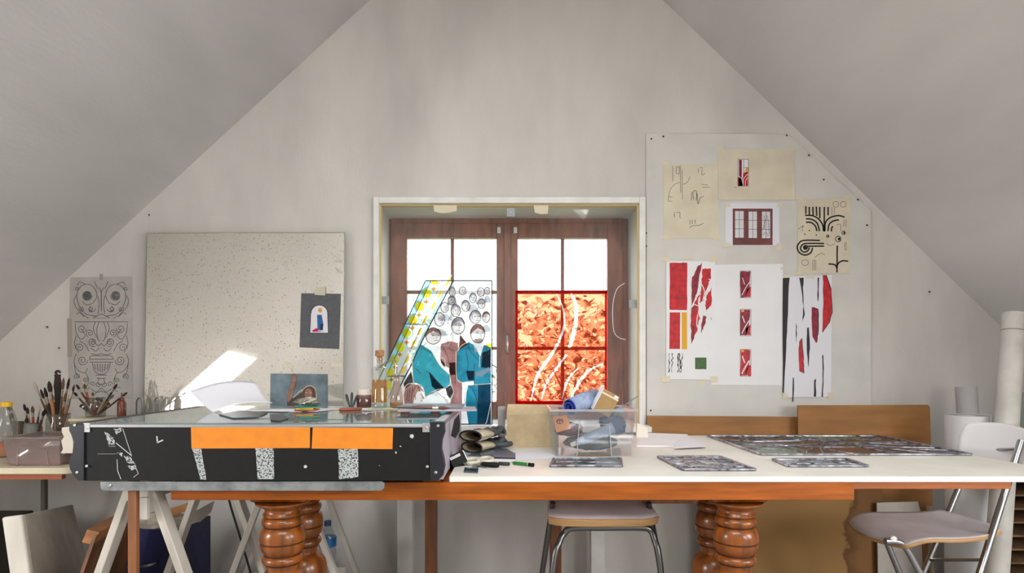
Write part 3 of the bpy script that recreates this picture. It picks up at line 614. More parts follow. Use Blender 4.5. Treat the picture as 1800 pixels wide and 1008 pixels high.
maroon = M('photo_maroon', (116, 62, 62), .5, var=.15, scale=20); pane_w = M('photo_pane', (216, 218, 222), .5)
pc(s, rect(1288, 367, 1358, 431), maroon, 'photograph')
for q in (((652, 568), (716, 760)), ((748, 572), (810, 762)), ((843, 572), (904, 764))):
    (x0, y0), (x1, y1) = zb(*q); 
    for i in range(2):
        for j in range(3):
            w, h = (x1-x0)/2, (y1-y0)/3; pc(s, rect(x0+i*w+.4, y0+j*h+.4, x0+(i+1)*w-.4, y0+(j+1)*h-.4), pane_w, 'door_pane', 2)
st(s, [zb((850, 700), (865, 650), (880, 600), (890, 660), (895, 740)), zb((850, 740), (870, 720), (890, 750)), zb((860, 600), (862, 700))], .8, grey_ink)
s = sheet('motif_sheet', 'beige sheet with bold black arch and spiral motifs', [(1401, 350), (1495, 348), (1494, 481), (1402, 481)], beige, 2, 'drawing', [(1398, 345, 1410, 351), (1484, 344, 1498, 350), (1398, 478, 1410, 484)])
st(s, [zb((1155, 535), (1155, 590)), zb((1180, 540), (1180, 595)), zb((1205, 540), (1207, 600)), zb((1230, 538), (1232, 605)), zb((1254, 540), (1254, 620)), zb((1286, 540), (1286, 715)), zb((1313, 540), (1313, 600)), zb((1150, 600), (1200, 602), (1245, 625), (1275, 670), (1280, 712)), zb((1290, 712), (1295, 650), (1330, 615), (1385, 602), (1430, 612)),
       zb((1155, 625), (1195, 628), (1235, 655), (1252, 712)), zb((1155, 650), (1190, 650), (1222, 675), (1234, 712)), zb((1312, 712), (1320, 665), (1350, 640), (1390, 632)), zb((1337, 715), (1338, 690), (1348, 678)), zb((1255, 778), (1140, 778), (1105, 800), (1095, 830), (1110, 865), (1150, 882), (1190, 865), (1203, 830)),
       zb((1285, 800), (1155, 800), (1125, 815), (1118, 840), (1140, 860), (1168, 852), (1180, 828)), zb((1285, 818), (1165, 820), (1140, 828)), zb((1378, 815), (1376, 1005)), zb((1376, 960), (1390, 935), (1420, 922), (1455, 926)), zb((1376, 975), (1360, 950), (1315, 945))], 2.6, ink)
pc(s, ell(*zb((1152, 828))[0], 4.5, 4.5, 12), ink, 'ink_dot'); 
for q, r in (((1385, 768), 5), ((1423, 724), 3), ((1310, 748), 2.2)): st(s, [ell(*zb(q)[0], r, r, 14, 0, 350)], 1.3, ink); pc(s, ell(zb(q)[0][0]+r*.3, zb(q)[0][1], r*.5, r*.6, 8), ink, 'ink_dot')
for q in ((1135, 677), (1180, 708), (1148, 734), (1230, 740)): pc(s, ell(*zb(q)[0], 1.2, 1.2, 8), ink, 'ink_dot')
st(s, [ell(*zb((1420, 522))[0], 5, 5, 12, 0, 350), ell(*zb((1368, 522))[0], 5, 5, 12, 0, 350), zb((1340, 540), (1340, 600)), zb((1358, 545), (1358, 590)), zb((1215, 900), (1260, 870), (1290, 880)), zb((1100, 700), (1130, 680), (1130, 715)), zb((1430, 790), (1432, 850)), zb((1440, 790), (1442, 850)), zb((1205, 915), (1205, 990)), zb((1215, 915), (1217, 990)), zb((1225, 915), (1226, 990)), zb((1300, 800), (1330, 815), (1360, 800)), ell(*zb((1150, 935))[0], 6, 5, 12, 0, 350), zb((1370, 670), (1400, 665), (1402, 710)), zb((1440, 630), (1440, 680)), zb((1425, 630), (1425, 680))], .8, pencil, 'pencil_sketch')
s = sheet('colour_study', 'white sheet of red brush marks, yellow bar and green square', [(1171, 459), (1257, 460), (1257, 668), (1171, 667)], paper, 3, 'painting', [(1165, 452, 1178, 460), (1248, 452, 1262, 461), (1201, 452, 1216, 456), (1163, 661, 1178, 672), (1249, 662, 1262, 672)])
def rag(pts, amp, seed, n=5):
    rnd = random.Random(seed); out = []
    for i, p in enumerate(pts):
        q = pts[(i+1) % len(pts)]
        for k in range(n): t = k/n; out.append((p[0]+(q[0]-p[0])*t+rnd.uniform(-amp, amp), p[1]+(q[1]-p[1])*t+rnd.uniform(-amp, amp)))
    return out
pc(s, rag(zc((125, 75), (228, 75), (228, 355), (125, 353)), .5, 1), red); pc(s, zc((125, 368), (187, 368), (186, 584), (123, 584)), red); pc(s, zc((196, 368), (227, 368), (228, 586), (196, 586)), yellow); pc(s, zc((275, 635), (342, 635), (342, 704), (275, 704)), green)
pc(s, rag(zc((252, 180), (290, 95), (318, 75), (300, 160), (285, 250), (255, 330)), .9, 2), dred)
pc(s, rag(zc((320, 110), (365, 110), (368, 165), (340, 230), (325, 300), (300, 310), (310, 220)), 1.2, 3), red); pc(s, rag(zc((345, 270), (372, 220), (372, 320), (340, 360), (335, 330)), 1, 4), red)
pc(s, rag(zc((300, 260), (310, 240), (290, 320), (300, 400), (285, 480), (255, 560), (250, 470), (255, 340)), 1.3, 5), red); pc(s, rag(zc((322, 385), (342, 390), (335, 430), (312, 490), (308, 480)), .8, 6), dred); pc(s, rag(zc((255, 440), (275, 450), (268, 520), (250, 560)), .8, 6), dred, k=2)
pc(s, zc((366, 398), (372, 405), (370, 415)), dred)
st(s, [zc((270, 320), (300, 330), (330, 320)), zc((300, 180), (330, 240), (320, 300)), zc((355, 170), (370, 185), (360, 210)), zc((290, 380), (285, 440), (300, 470))], 1.6, paper, 'scratch')
m = MB()
for x in (124, 140, 175, 185, 196):
    p = [(x+random.uniform(-6, 6), y) for y in range(610, 735, 14)]; m.strip(zc(*p), [random.uniform(.4, 2.2) for _ in p], plane(PD-.001*3-.002), 0)
m.build('ink_marks', ink, s)
s = sheet('thumbnail_sheet', 'white sheet with three small crimson thumbnails in a column', [(1250, 466), (1376, 464), (1376, 678), (1250, 677)], paper, 1, 'painting', [(1228, 670, 1240, 678), (1372, 470, 1380, 474)])
for k, (a, bb) in enumerate((((541, 123), (605, 281)), ((541, 349), (605, 507)), ((541, 586), (605, 745)))):
    (x0, y0), (x1, y1) = zc(a, bb); pc(s, rect(x0, y0, x1, y1), M('thumb_white', (226, 214, 218), .6), 'thumbnail')
    pc(s, rag([(x0+.5, y0+1), (x1-1, y0+1), (x1-3, y0+(y1-y0)*.6), (x0+(x1-x0)*.5, y1-1), (x0+.5, y1-.5)], .8, 10+k, 3), dred if k < 2 else red, k=2)
    pc(s, rag([(x1-8, y1-14), (x1-1, y1-20), (x1-.6, y1-1), (x1-10, y1-1)], .8, 20+k, 3), red, k=2); pc(s, rect(x0+2, y0+1, x0+7, y0+5), yellow if k else dred, k=3)
    st(s, [[(x0+3, y1-4), (x0+9, y1-16), (x1-3, y0+20)], [(x0+4, y0+12), (x0+8, y0+24)]], 1.2+.5*k, paper2, 'scratch')
    st(s, [[(x0, y0), (x1, y0)], [(x1, y0), (x1, y1)], [(x1, y1), (x0, y1)], [(x0, y1), (x0, y0)]], .6, grey_ink, 'outline')
s = sheet('shard_collage', 'white sheet with black and red torn paper shards hanging', [(1376, 487), (1462, 484), (1461, 698), (1377, 699)], paper2, 3, 'collage', [(1377, 483, 1386, 490), (1376, 692, 1384, 702), (1416, 486, 1432, 490), (1455, 690, 1464, 702)])
shard = M('charcoal_paper', (52, 50, 52), .8)
for k, (pts, mt_) in enumerate(((((793, 165), (832, 163), (822, 380), (812, 580), (800, 850), (793, 840)), shard), (((890, 163), (916, 163), (912, 240), (922, 380), (910, 425), (914, 330), (905, 240)), shard), (((998, 163), (1008, 163), (1004, 300), (998, 303)), shard),
                       (((1030, 150), (1050, 150), (1075, 230), (1083, 370), (1065, 430), (1025, 488), (1032, 320)), red), (((965, 338), (1000, 350), (1002, 480), (990, 548), (968, 510), (962, 400)), dred), (((890, 545), (905, 520), (912, 640), (916, 728), (890, 715), (885, 620)), red),
                       (((935, 460), (948, 455), (952, 580), (945, 695), (935, 590)), shard), (((1025, 625), (1034, 618), (1034, 720), (1030, 868), (1022, 866), (1028, 740)), shard), (((978, 770), (988, 760), (990, 868), (976, 866)), shard), (((854, 750), (860, 760), (856, 895), (848, 898)), shard), (((870, 430), (876, 450), (874, 545), (871, 540)), shard))):
    if mt_ is not shard: pc(s, [(x+1.2, y-.5) for x, y in rag(zc(*pts), .5, 40+k, 4)], ink, 'shard_shadow_paper', 1)
    pc(s, rag(zc(*pts), .5, 40+k, 4), mt_, 'paper_shard', 2)
# ------------------------------------------------------------------ wooden table with turned legs
TF = 1.75; WT = .753; BT = .770            # table front distance, wooden top, top of the white board
def X(x, d): return (x-CX)*d/F
def Z(y, d): return EYE-(y-CY)*d/F
tx0, tx1 = X(300, TF), X(1502, TF)
tab = thing('wooden_table', 'long varnished orange-brown table with paired turned legs', 'table', ((tx0+tx1)/2, 1.92, 0))
MB().box((tx0, TF, Z(880, TF)), (tx1, TF+.03, WT)).build('front_apron', orange_wood, tab, bevel=.002)
MB().box((tx0, TF+.36, Z(880, TF)), (tx1, TF+.39, WT-.022)).build('rear_apron', orange_wood, tab, bevel=.003)
for x in (tx0, tx1-.03): MB().box((x, TF+.03, Z(880, TF)), (x+.03, TF+.36, WT-.022)).build('side_apron', orange_wood, tab)
MB().box((tx0, TF+.0305, WT-.0215), (tx1, TF+.40, WT)).build('table_top', orange_wood, tab, bevel=.002)
MB().box((tx1+.002, TF+.02, Z(863, TF)), (X(1778, TF+.02), TF+.05, WT)).build('extension_rail', M('extension_wood', (176, 98, 46), .35, var=.2, scale=5, stretch=(.6, 6, 10)), tab, bevel=.002)
prof_px = [(46, 880), (45.5, 883), (41, 886), (34, 889.5), (30, 893), (29.5, 896), (31, 899), (33, 902), (32.5, 904.5), (29.5, 906), (29, 907), (32, 908.5), (34.6, 912), (35, 916), (33.5, 920.5), (30, 923), (29.6, 924.4), (32.5, 926), (35.8, 931), (37.6, 938), (38.2, 945), (37.8, 949.4), (35.4, 950.6), (35.4, 951.8), (37.6, 953), (37.2, 959), (35, 965), (31.5, 970), (29.2, 972.4), (29.2, 973.8), (32.4, 975.6), (34.4, 979), (34.6, 983), (32.6, 986.6), (29, 988.4), (29, 990), (28, 994), (26.6, 999), (27.2, 1002), (31, 1005), (37, 1011), (42, 1019), (44.6, 1030), (45, 1045), (45, 1075), (43, 1100), (36, 1130), (30, 1150), (33, 1160), (36, 1168), (33, 1176), (30, 1182), (34, 1190), (40, 1195)]
LD = 1.83
def leg(xc, d):
    ps = [(r*LD/F, EYE-(y-CY)*LD/F) for r, y in prof_px]
    MB().lathe([(r, z) for r, z in ps][::-1]+[], (xc, d, 0), 32).build('turned_leg', leg_wood, tab)
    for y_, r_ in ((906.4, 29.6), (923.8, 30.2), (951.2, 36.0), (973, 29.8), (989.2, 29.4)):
        rr_ = r_*LD/F; MB().tube([(xc+rr_*math.cos(6.28319*i/32), d+rr_*math.sin(6.28319*i/32), EYE-(y_-CY)*LD/F) for i in range(33)], .0016, 6, False).build('groove_ring', M('groove_dark', (62, 34, 20), .5), tab)  # thin dark rings that darken the grooves of the leg
lx0, lx1 = X(497, LD), X(1293, LD); zb_ = EYE-(1195-CY)*LD/F
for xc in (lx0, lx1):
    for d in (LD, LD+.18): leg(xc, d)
    MB().box((xc-.06, LD-.1, 0), (xc+.06, LD+.30, zb_+.001)).build('foot', leg_wood, tab, bevel=.012)
    MB().box((xc-.085, LD-.045, Z(880, LD)+.001), (xc+.085, LD+.25, WT-.022)).build('cross_block', leg_wood, tab, bevel=.01)

# white board lying over it
bx0, bx1, by1 = -.172, 1.69, 2.75
wtp = MB().prism([(bx0, TF-.004), (bx1, TF-.004), (bx1, by1), (bx0, by1)], flat(WT+.0005), 0, BT-WT-.0005).build('worktop_board', laminate, None, bevel=.002)
tag(wtp, 'white laminate worktop board lying on the wooden table', 'worktop')
# rear wooden support frame
sf = thing('support_frame', 'plain wooden frame with square posts behind the table', 'frame', (X(870, 2.55), 2.55, 0))
for x0, x1 in ((747, 766), (968, 987)): MB().box((X(x0, 2.55), 2.55, 0), (X(x1, 2.55), 2.62, WT-.03)).build('post', raw_wood, sf, bevel=.003)
MB().box((X(747, 2.55), 2.55, WT-.03), (1.00, 2.62, WT)).build('top_rail', raw_wood, sf)
MB().box((X(987, 2.55), 2.57, Z(886, 2.57)), (.93, 2.60, Z(868, 2.57))).build('stretcher', raw_wood, sf)
MB().box((.93, 2.55, 0), (.98, 2.62, WT-.03)).build('post', raw_wood, sf)

# ------------------------------------------------------------------ light table
LF = 1.70; LB = 2.38; LT = .932; LBt = .767
a0, a1 = X(148, LF), X(768, LF)
lt = thing('light_table', 'black light table with glass top and orange tape on its front', 'light table', ((a0+a1)/2, (LF+LB)/2, LBt))
MB().box((a0, LF, LBt), (a1, LF+.018, LT-.012)).build('front_panel', black, lt, bevel=.001)
MB().box((a0, LB-.018, LBt), (a1, LB, LT-.012)).build('rear_panel', black, lt)
MB().box((a0, LF+.018, LBt), (a1, LB-.018, LBt+.01)).build('base_panel', black, lt)
MB().box((a0, LF-.002, LT-.013), (a1, LF+.02, LT-.005)).build('metal_strip', alu, lt, bevel=.001)
gt = G('light_table_glass', (214, 232, 228), .55, .14, .015, haze=(205, 214, 216))
MB().box((a0+.012, LF, LT-.005), (a1, LB, LT)).build('glass_top', gt, lt)
MB().box((a0+.01, LF+.02, LT-.028), (a1, LB-.02, LT-.02)).build('diffuser', M('opal_diffuser', (206, 212, 214), .5), lt)
MB().box((a1-.012, LF+.002, LT-.012), (a1+.014, LB, LT+.001)).build('metal_strip', alu, lt, bevel=.001)
def endplate(x0, x1, sgn):
    # profile in (d, z): waisted front edge as seen, running back as a side panel
    m = MB(); zs = LT-LBt
    w = [(LBt, .02), (LBt+.02*1, .0), (LBt+.05, -.004), (LBt+.09, .010), (LBt+.12, .010), (LBt+.15, 0), (LT, 0)]
    m.box((x0, LF-.004, LBt-.002), (x1, LB+.002, LT+.002)); return m
sidem = M('side_panel_lilac', (188, 180, 196), .45, .2)
# waisted front corner caps
def cap(pts): return MB().prism(pts, plane(LF-.003), -.024, .002)
cap([(123, 746), (148, 746), (148, 845), (139, 845), (131, 838), (123, 824), (122, 812), (128, 796), (130, 778), (126, 765), (122, 757)]).build('end_cap', navy, lt, bevel=.001)
cap([(756, 742), (781, 742), (782, 760), (777, 775), (776, 790), (780, 806), (782, 820), (779, 836), (770, 845), (756, 845)]).build('end_cap', navy, lt, bevel=.001)
MB().box((X(126, LF), LF+.02, LBt), (a0, LB, LT-.001)).build('side_panel', navy, lt)
MB().box((a1, LF+.02, LBt), (a1+.016, LB, LT-.013)).build('side_panel', sidem, lt)
def screw(x, y, r=.0042, d=LF-.005, par=None): MB().lathe([(r, 0), (r, .001), (r*.6, .0025)], px(x, y, d), 10, R=Matrix.Rotation(math.pi/2, 3, 'X')).build('screw', screwm, par or lt)
for x, y in ((131, 748), (135, 831), (152, 820), (770, 749), (766, 831), (751, 821)): screw(x, y)
for x0, x1 in ((148, 159), (743, 755)):
    br = MB().prism(rect(x0, 744, x1, 760), plane(LF-.0005), 0, .003).build('corner_bracket', alu, lt); screw((x0+x1)/2, 752, d=LF-.0035)
otape = M('orange_tape', (216, 126, 24), .55, var=.05, scale=30)
MB().prism([(336, 752), (545, 751), (545, 788), (337, 789)], plane(LF-.0004), 0, .0012).build('orange_tape', otape, lt)
MB().prism([(550, 752), (691, 753), (690, 790), (548, 789)], plane(LF-.0004), 0, .0012).build('orange_tape', otape, lt)
resid = bpy.data.materials.new('tape_residue'); resid.use_nodes = True; nt = resid.node_tree; N = nt.nodes; L = nt.links; b = N['Principled BSDF']; b.inputs['Roughness'].default_value = .8
tc = N.new('ShaderNodeTexCoord'); nz = N.new('ShaderNodeTexNoise'); nz.inputs['Scale'].default_value = 240; nz.inputs['Detail'].default_value = 5; cr = N.new('ShaderNodeValToRGB')
cr.color_ramp.elements[0].position = .42; cr.color_ramp.elements[1].position = .5; cr.color_ramp.elements[0].color = lin((30, 31, 32)); cr.color_ramp.elements[1].color = lin((168, 174, 174))
L.new(tc.outputs['Object'], nz.inputs['Vector']); L.new(nz.outputs['Fac'], cr.inputs[0]); L.new(cr.outputs[0], b.inputs['Base Color'])
for pts in ([(338, 789), (354, 789), (363, 844), (353, 844)], [(449, 788), (481, 788), (482, 843), (453, 843)], [(594, 790), (629, 790), (630, 838), (618, 841), (596, 843)]):
    MB().prism(rag(pts, .5, int(pts[0][0]), 4), plane(LF-.0002), 0, .0007).build('tape_residue', resid, lt)
def zf(*a): return [(100+x/5, 700+y/5) for x, y in a]
for k, pts in enumerate((zf((415, 300), (445, 310), (500, 350), (510, 405), (455, 410)), zf((500, 270), (570, 265), (565, 300), (520, 320)), zf((530, 480), (580, 480), (570, 520)), zf((590, 510), (640, 515), (690, 580), (620, 570)), zf((620, 600), (690, 590), (700, 620), (660, 635)))):
    MB().prism(rag(pts, .8, 70+k, 4), plane(LF-.0002), 0, .0007).build('tape_residue', resid, lt)
sc = M('scratch_white', (182, 188, 190), .8); m = MB()
for pts, w in ((zf((580, 270), (655, 500)), 1.0), (zf((520, 395), (600, 460), (660, 510)), 1.4), (zf((530, 540), (535, 640), (565, 715)), 1.2), (zf((690, 600), (717, 665), (675, 698)), 1.1), (zf((455, 425), (515, 425)), .6), (zf((360, 493), (525, 492)), .4), (zf((880, 335), (885, 395)), 2.4), (zf((880, 395), (935, 370)), 2.4)):
    m.strip(pts, w, plane(LF-.0002), .0008)
m.build('scratches', sc, lt)['kind'] = 'stuff'
for k, (x, y, r) in enumerate(((724, 767, 4), (704, 785, 1.6), (696, 796, 1.8), (537, 821, 3), (667, 819, 1))):
    MB().prism(rag(ell(x, y, r, r, 5), .5, 80+k, 1), plane(LF-.0002), 0, .0006).build('paint_fleck', sc, lt)
for x in (-.9, -.55, -.25): MB().box((x, LF+.06, WT+.0005), (x+.05, LF+.44, LBt-.0005)).build('spacer', raw_wood, lt)
# galvanised angle under its front edge
MB().prism([(178, 847), (672, 846), (676, 849), (676, 858), (671, 863), (182, 863), (178, 858)], plane(LF+.012), -.004, .004).build('steel_angle', steel, lt, bevel=.001)
screw(193, 854, .005, LF+.007)

# ------------------------------------------------------------------ saw-horses
def sawhorse(loc, label, length, rz=0):
    t = thing('sawhorse', label, 'trestle', loc, 'white wooden trestles', rz); H = .765
    MB().box((-.035, -.02, H-.075), (.035, length+.02, H)).build('beam', whitewood, t, local=True, bevel=.003)
    for yy in (.0, length):
        for s in (-1, 1): MB().bar((s*.03, yy+.012, H-.03), (s*.29, yy+.012, 0.005), .022, .045, (0, 1, 0)).build('leg', whitewood, t, local=True, bevel=.002)
        MB().box((-.20, yy-.012, .12), (.20, yy+.010, .16)).build('cross_brace', whitewood, t, local=True)
    MB().box((.012, -.034, H-.125), (.040, -.022, H-.062)).build('hinge_plate', whitewood, t, local=True)
    return t
s1 = sawhorse((X(240, 1.78), 1.80, 0), 'white wooden trestle under the left end of the light table', .46)
s2 = sawhorse((X(497, 2.24), 2.24, 0), 'white wooden trestle behind the left turned legs', .5, math.radians(12))
bt = MB().box((X(225, 1.722), 1.720, 0), (X(240, 1.722), 1.738, .765)).build('wooden_batten', raw_wood, None, bevel=.002)
tag(bt, 'reddish wooden batten standing upright before the left trestle', 'batten')
# black cable and water bottle under the table
cb = smooth([px(396, 846, 2.34), px(404, 885, 2.34), px(416, 925, 2.35), px(428, 965, 2.36), px(441, 1010, 2.37), px(452, 1060, 2.38), px(455, 1120, 2.38)], 6)
tag(MB().tube([Vector((cb[0].x, cb[0].y, LBt-.002))]+cb[1:], .0042, 8).build('power_cable', M('black_rubber', (28, 28, 30), .5)), 'black power cable hanging below the light table', 'cable')
wbt = thing('water_bottle', 'plastic water bottle with blue cap and label on the floor', 'bottle', (X(576, 2.56), 2.56, 0))
c = (X(576, 2.56), 2.56, 0); k = 2.75/F
zt = Z(917, 2.56)
MB().lathe([(.036, .003), (.036, zt-.14), (.034, zt-.11), (.036, zt-.09), (.033, zt-.06), (.016, zt-.025), (.012, zt-.018), (.012, zt-.01)], c, 18).build('body', G('pet_plastic', (222, 232, 238), .6, .05, haze=(190, 200, 208)), wbt)
MB().lathe([(.015, zt-.018), (.015, zt+.002)], c, 16).build('cap', M('blue_cap', (24, 50, 96), .4), wbt)
MB().lathe([(.0365, zt-.105), (.0368, zt-.066)], c, 18, False).build('label', M('blue_label', (30, 104, 170), .4, var=.3, scale=20), wbt)

# ------------------------------------------------------------------ stools
ply = M('birch_ply_edge', (200, 158, 108), .5, var=.12, scale=60, stretch=(.2, .2, 6)); seatm = M('white_laminate_seat', (222, 214, 220), .35, var=.05, scale=10)
st_ = thing('folding_stool', 'folding stool with pale ply seat under the middle of the table', 'stool', (X(1063, 2.1), 2.1, 0))
def seatf(u, v, top=0):   # u across, v depth
    x0, x1 = X(965, 1.98), X(1162, 1.98); x = x0+(x1-x0)*u; ed = .0 if 0 < v < 1 else 0
    y = 1.98+.30*v; z = .606-.022*(1-v)**3+.012*v; inset = .012*(abs(2*u-1)**6)
    sx = (x-(x0+x1)/2)*(1-.10*v); return Vector(((x0+x1)/2+sx, y+inset*3*(1 if v < .5 else -1), z+top))
MB().grid(lambda u, v: seatf(u, v, .002), 14, 10).build('seat_face', seatm, st_, solid=.002)
MB().grid(lambda u, v: seatf(u, v, -.013), 14, 10).build('seat', ply, st_, solid=.026, bevel=.004)
fr = [px(962, 1090, 1.95), px(972, 1000, 1.97), px(984, 952, 1.99), px(992, 938, 2.0), px(1006, 929, 2.0), px(1060, 928, 2.0), px(1128, 928, 2.0), px(1143, 933, 2.0), px(1150, 948, 1.99), px(1161, 1000, 1.97), px(1172, 1090, 1.95)]
fr[0] = Vector((fr[0].x-.02, 1.95, .0)); fr[-1] = Vector((fr[-1].x+.02, 1.95, .0))
MB().tube(smooth(fr, 5), .011, 10).build('front_frame', dark_steel, st_)
for x, xb in ((972, 948), (1140, 1168)):
    a = px(x, 884, 2.06); e = px(xb, 1040, 2.2); dr = (e-a); MB().tube([a, a+dr*(a.z/(-dr.z))], .010, 10).build('rear_leg', dark_steel, st_)
for x in (1033, 1112): MB().box(px(x-8, 926, 1.995), px(x+8, 917, 2.03)).build('seat_pad', white, st_)

ch = thing('folding_chair', 'folding chair with white seat and backrest at the right end of the table', 'chair', (1.55, 2.1, 0))
SC = Vector((1.560, 2.25, .492)); fd = Vector((-1, -.06, 0)).normalized(); sd = Vector((-fd.y, fd.x, 0))
def cseat(u, v, dz=0):      # square (u,v) mapped to a rounded seat outline; v=-1 rear .. 1 front
    x = u*math.sqrt(1-.32*v*v); y = v*math.sqrt(1-.32*u*u); k = 1.09
    wd = .168+.012*v; lift = -.034*max(0, (v-.45)/.55)**2+.012*max(0, (-v-.4)/.6)**2+.008*u*u-.006*math.cos(math.pi*v/2)
    return SC+fd*(y*.205*k)+sd*(x*wd*k)+Vector((0, 0, lift+dz))
MB().grid(lambda u, v: cseat(2*u-1, 2*v-1, .002), 18, 18).build('seat_face', seatm, ch, solid=.002)
MB().grid(lambda u, v: cseat(2*u-1, 2*v-1, -.0065), 18, 18).build('seat', ply, ch, solid=.013)
whiteback = M('white_laminate_back', (244, 244, 248), .4)
BC = Vector((1.885, 2.30, .778))
bs = Vector((.22, -1, 0)).normalized(); bup = (Vector((0, 0, 1))+Vector((.13, 0, 0))).normalized(); bn = Vector((-1, -.22, .13)).normalized()
def cback(u, v, k):
    U = 2*u-1; V = 2*v-1; x = U*math.sqrt(1-.30*V*V); y = V*math.sqrt(1-.30*U*U)
    return BC+bs*(x*.135)+bup*(y*.094)+bn*(.022*U*U+k)
MB().grid(lambda u, v: cback(u, v, .0075), 18, 12).build('backrest_face', whiteback, ch, solid=.002)
MB().grid(lambda u, v: cback(u, v, 0), 18, 12).build('backrest', ply, ch, solid=.012)
def tubechair(a, e, r=.0115):
    dr = e-a; return MB().tube([a, a+dr*(a.z/(-dr.z))], r, 12).build('leg', chrome, ch)
tubechair(px(1795, 775, 2.165), px(1722, 1008, 2.07)); tubechair(px(1714, 790, 2.44), px(1626, 1000, 2.40))
p = [px(1556, 952, 2.10), px(1572, 952, 2.10), px(1586, 957, 2.10), px(1599, 974, 2.10), px(1619, 1012, 2.10)]; dr = p[-1]-p[-2]; p.append(p[-1]+dr*(p[-1].z/(-dr.z))); m = MB(); m.tube(smooth(p, 4), .0115, 12); m.build('leg', chrome, ch)
tubechair(px(1545, 920, 2.38), px(1581, 1008, 2.38))
MB().tube([px(1728, 985, 2.08), px(1634, 985, 2.40)], .006, 8).build('cross_bar', chrome, ch)
MB().tube([px(1794, 790, 2.165), px(1714, 792, 2.44)], .006, 8).build('cross_bar', chrome, ch)
MB().lathe([(.006, 0), (.014, .004), (.014, .016), (.006, .02)], px(1566, 948, 2.11), 12, R=Matrix.Rotation(math.pi/2, 3, 'X')).build('pivot_cap', white, ch)

# ------------------------------------------------------------------ boards, sheets and rolls along the wall
ba = MB().prism([(1401, 713), (1629, 712), (1632, 716), (1634, 790), (1645, 1190), (1401, 1190)], plane(2.90), 0, .012).build('plywood_board', board_brown, None, bevel=.002)
tag(ba, 'tall brown plywood board leaning right of the pin board foot', 'board')
bb = MB().prism([(1137, 731), (1399, 733), (1399, 1200), (1137, 1200)], plane(2.96), 0, .012)
bb = MB().prism([(1137, 731), (1399, 733), (1399, 860), (1137, 860)], plane(2.955), 0, .014).build('wood_plank', board_brown, None, bevel=.002)
tag(bb, 'low brown wooden plank along the wall beneath the pin board', 'plank')
# hardboard with a water stain
stm = bpy.data.materials.new('stained_hardboard'); stm.use_nodes = True; nt = stm.node_tree; N = nt.nodes; L = nt.links; b = N['Principled BSDF']; b.inputs['Roughness'].default_value = .75
tc = N.new('ShaderNodeTexCoord'); nz = N.new('ShaderNodeTexNoise'); nz.inputs['Scale'].default_value = 9; nz.inputs['Detail'].default_value = 4; L.new(tc.outputs['Object'], nz.inputs['Vector'])
sx = N.new('ShaderNodeSeparateXYZ'); L.new(tc.outputs['Object'], sx.inputs[0]); ma = N.new('ShaderNodeMath'); ma.operation = 'MULTIPLY_ADD'; ma.inputs[1].default_value = .28; L.new(nz.outputs['Fac'], ma.inputs[0]); L.new(sx.outputs['X'], ma.inputs[2])
cr = N.new('ShaderNodeValToRGB'); cr.color_ramp.interpolation = 'LINEAR'; e = cr.color_ramp.elements; e[0].position = .355; e[0].color = lin((168, 130, 78)); e[1].position = .375; e[1].color = lin((112, 76, 42)); x_ = e.new(.43); x_.color = lin((136, 96, 54))
L.new(ma.outputs[0], cr.inputs[0]); L.new(cr.outputs[0], b.inputs['Base Color'])
tag(MB().prism([(1255, 800), (1548, 800), (1552, 1200), (1255, 1200)], plane(2.82), 0, .006).build('hardboard_sheet', stm), 'tan hardboard sheet with a dark water stain behind the right turned legs', 'board')
tag(MB().prism([(1540, 884), (1612, 882), (1617, 900), (1626, 1190), (1546, 1190)], plane(2.79), 0, .006).build('white_offcut', M('offcut_white', (198, 194, 186), .7, var=.06, scale=9)), 'whitish rectangular offcut leaning behind the folding chair seat', 'board')
tag(MB().tube([px(1634, 890, 2.86), px(1642, 1195, 2.76)], .015, 12).build('wooden_pole', M('pale_pole', (176, 164, 142), .6, var=.1, scale=10)), 'pale round pole leaning beside the plywood board', 'pole')
rollm = M('roll_paper', (216, 216, 218), .7, var=.03, scale=4); rollend = M('roll_end', (180, 178, 176), .8)
def roll(name, label, p, q, r, mat, cat='paper roll', lip=True):
    t = thing(name, label, cat, (q[0], q[1], 0)); p, q = Vector(p), Vector(q); m = MB()
    ax = (p-q).normalized(); m.tube([q, p], r, 28, False); m.tube([q+ax*.002, p-ax*.002], r*.45, 20, False); m.build('outer_layer', mat, t)
    m = MB(); n = 28; x = Vector((1, 0, 0)); x = (x-ax*x.dot(ax)).normalized(); y = ax.cross(x)
    vs = []
    for rr in (r, r*.45): vs += [p-ax*.002+(x*math.cos(6.2832*k/n)+y*math.sin(6.2832*k/n))*rr for k in range(n)]
    m.add(vs, [(k, (k+1) % n, (k+1) % n+n, k+n) for k in range(n)]); m.build('rolled_end', rollend, t)
    if lip:
        a = math.radians(-62); o = (x*math.cos(a)+y*math.sin(a))*(r+.002); tn = (x*-math.sin(a)+y*math.cos(a))
        m = MB(); m.add([q+o, p+o, p+o+tn*.02-o*.03, q+o+tn*.02-o*.03], [(0, 1, 2, 3)]); m.build('loose_edge', mat, t, solid=.0015)
    return t
d = 2.62; roll('paper_roll', 'thick white paper roll standing behind the folding chair', (X(1701, d), d, Z(730, d)), (X(1701, d), d, 0), 33.5*d/F, rollm)
d = 2.84; roll('paper_roll', 'small grey paper roll peeking over the thick white roll', px(1698, 680, d), (X(1706, 2.84), 2.78, 0), 16*d/F, M('grey_roll', (176, 174, 174), .7), lip=False)
d = 2.50; tr_ = roll('cardboard_tube', 'tall pale wrapped tube leaning into the right corner', px(1783, 552, 2.55), (X(1735, 2.42)-.03, 2.36, 0), 17.5*d/F, M('tube_paper', (204, 202, 196), .55, var=.06, scale=12), 'tube', lip=False)
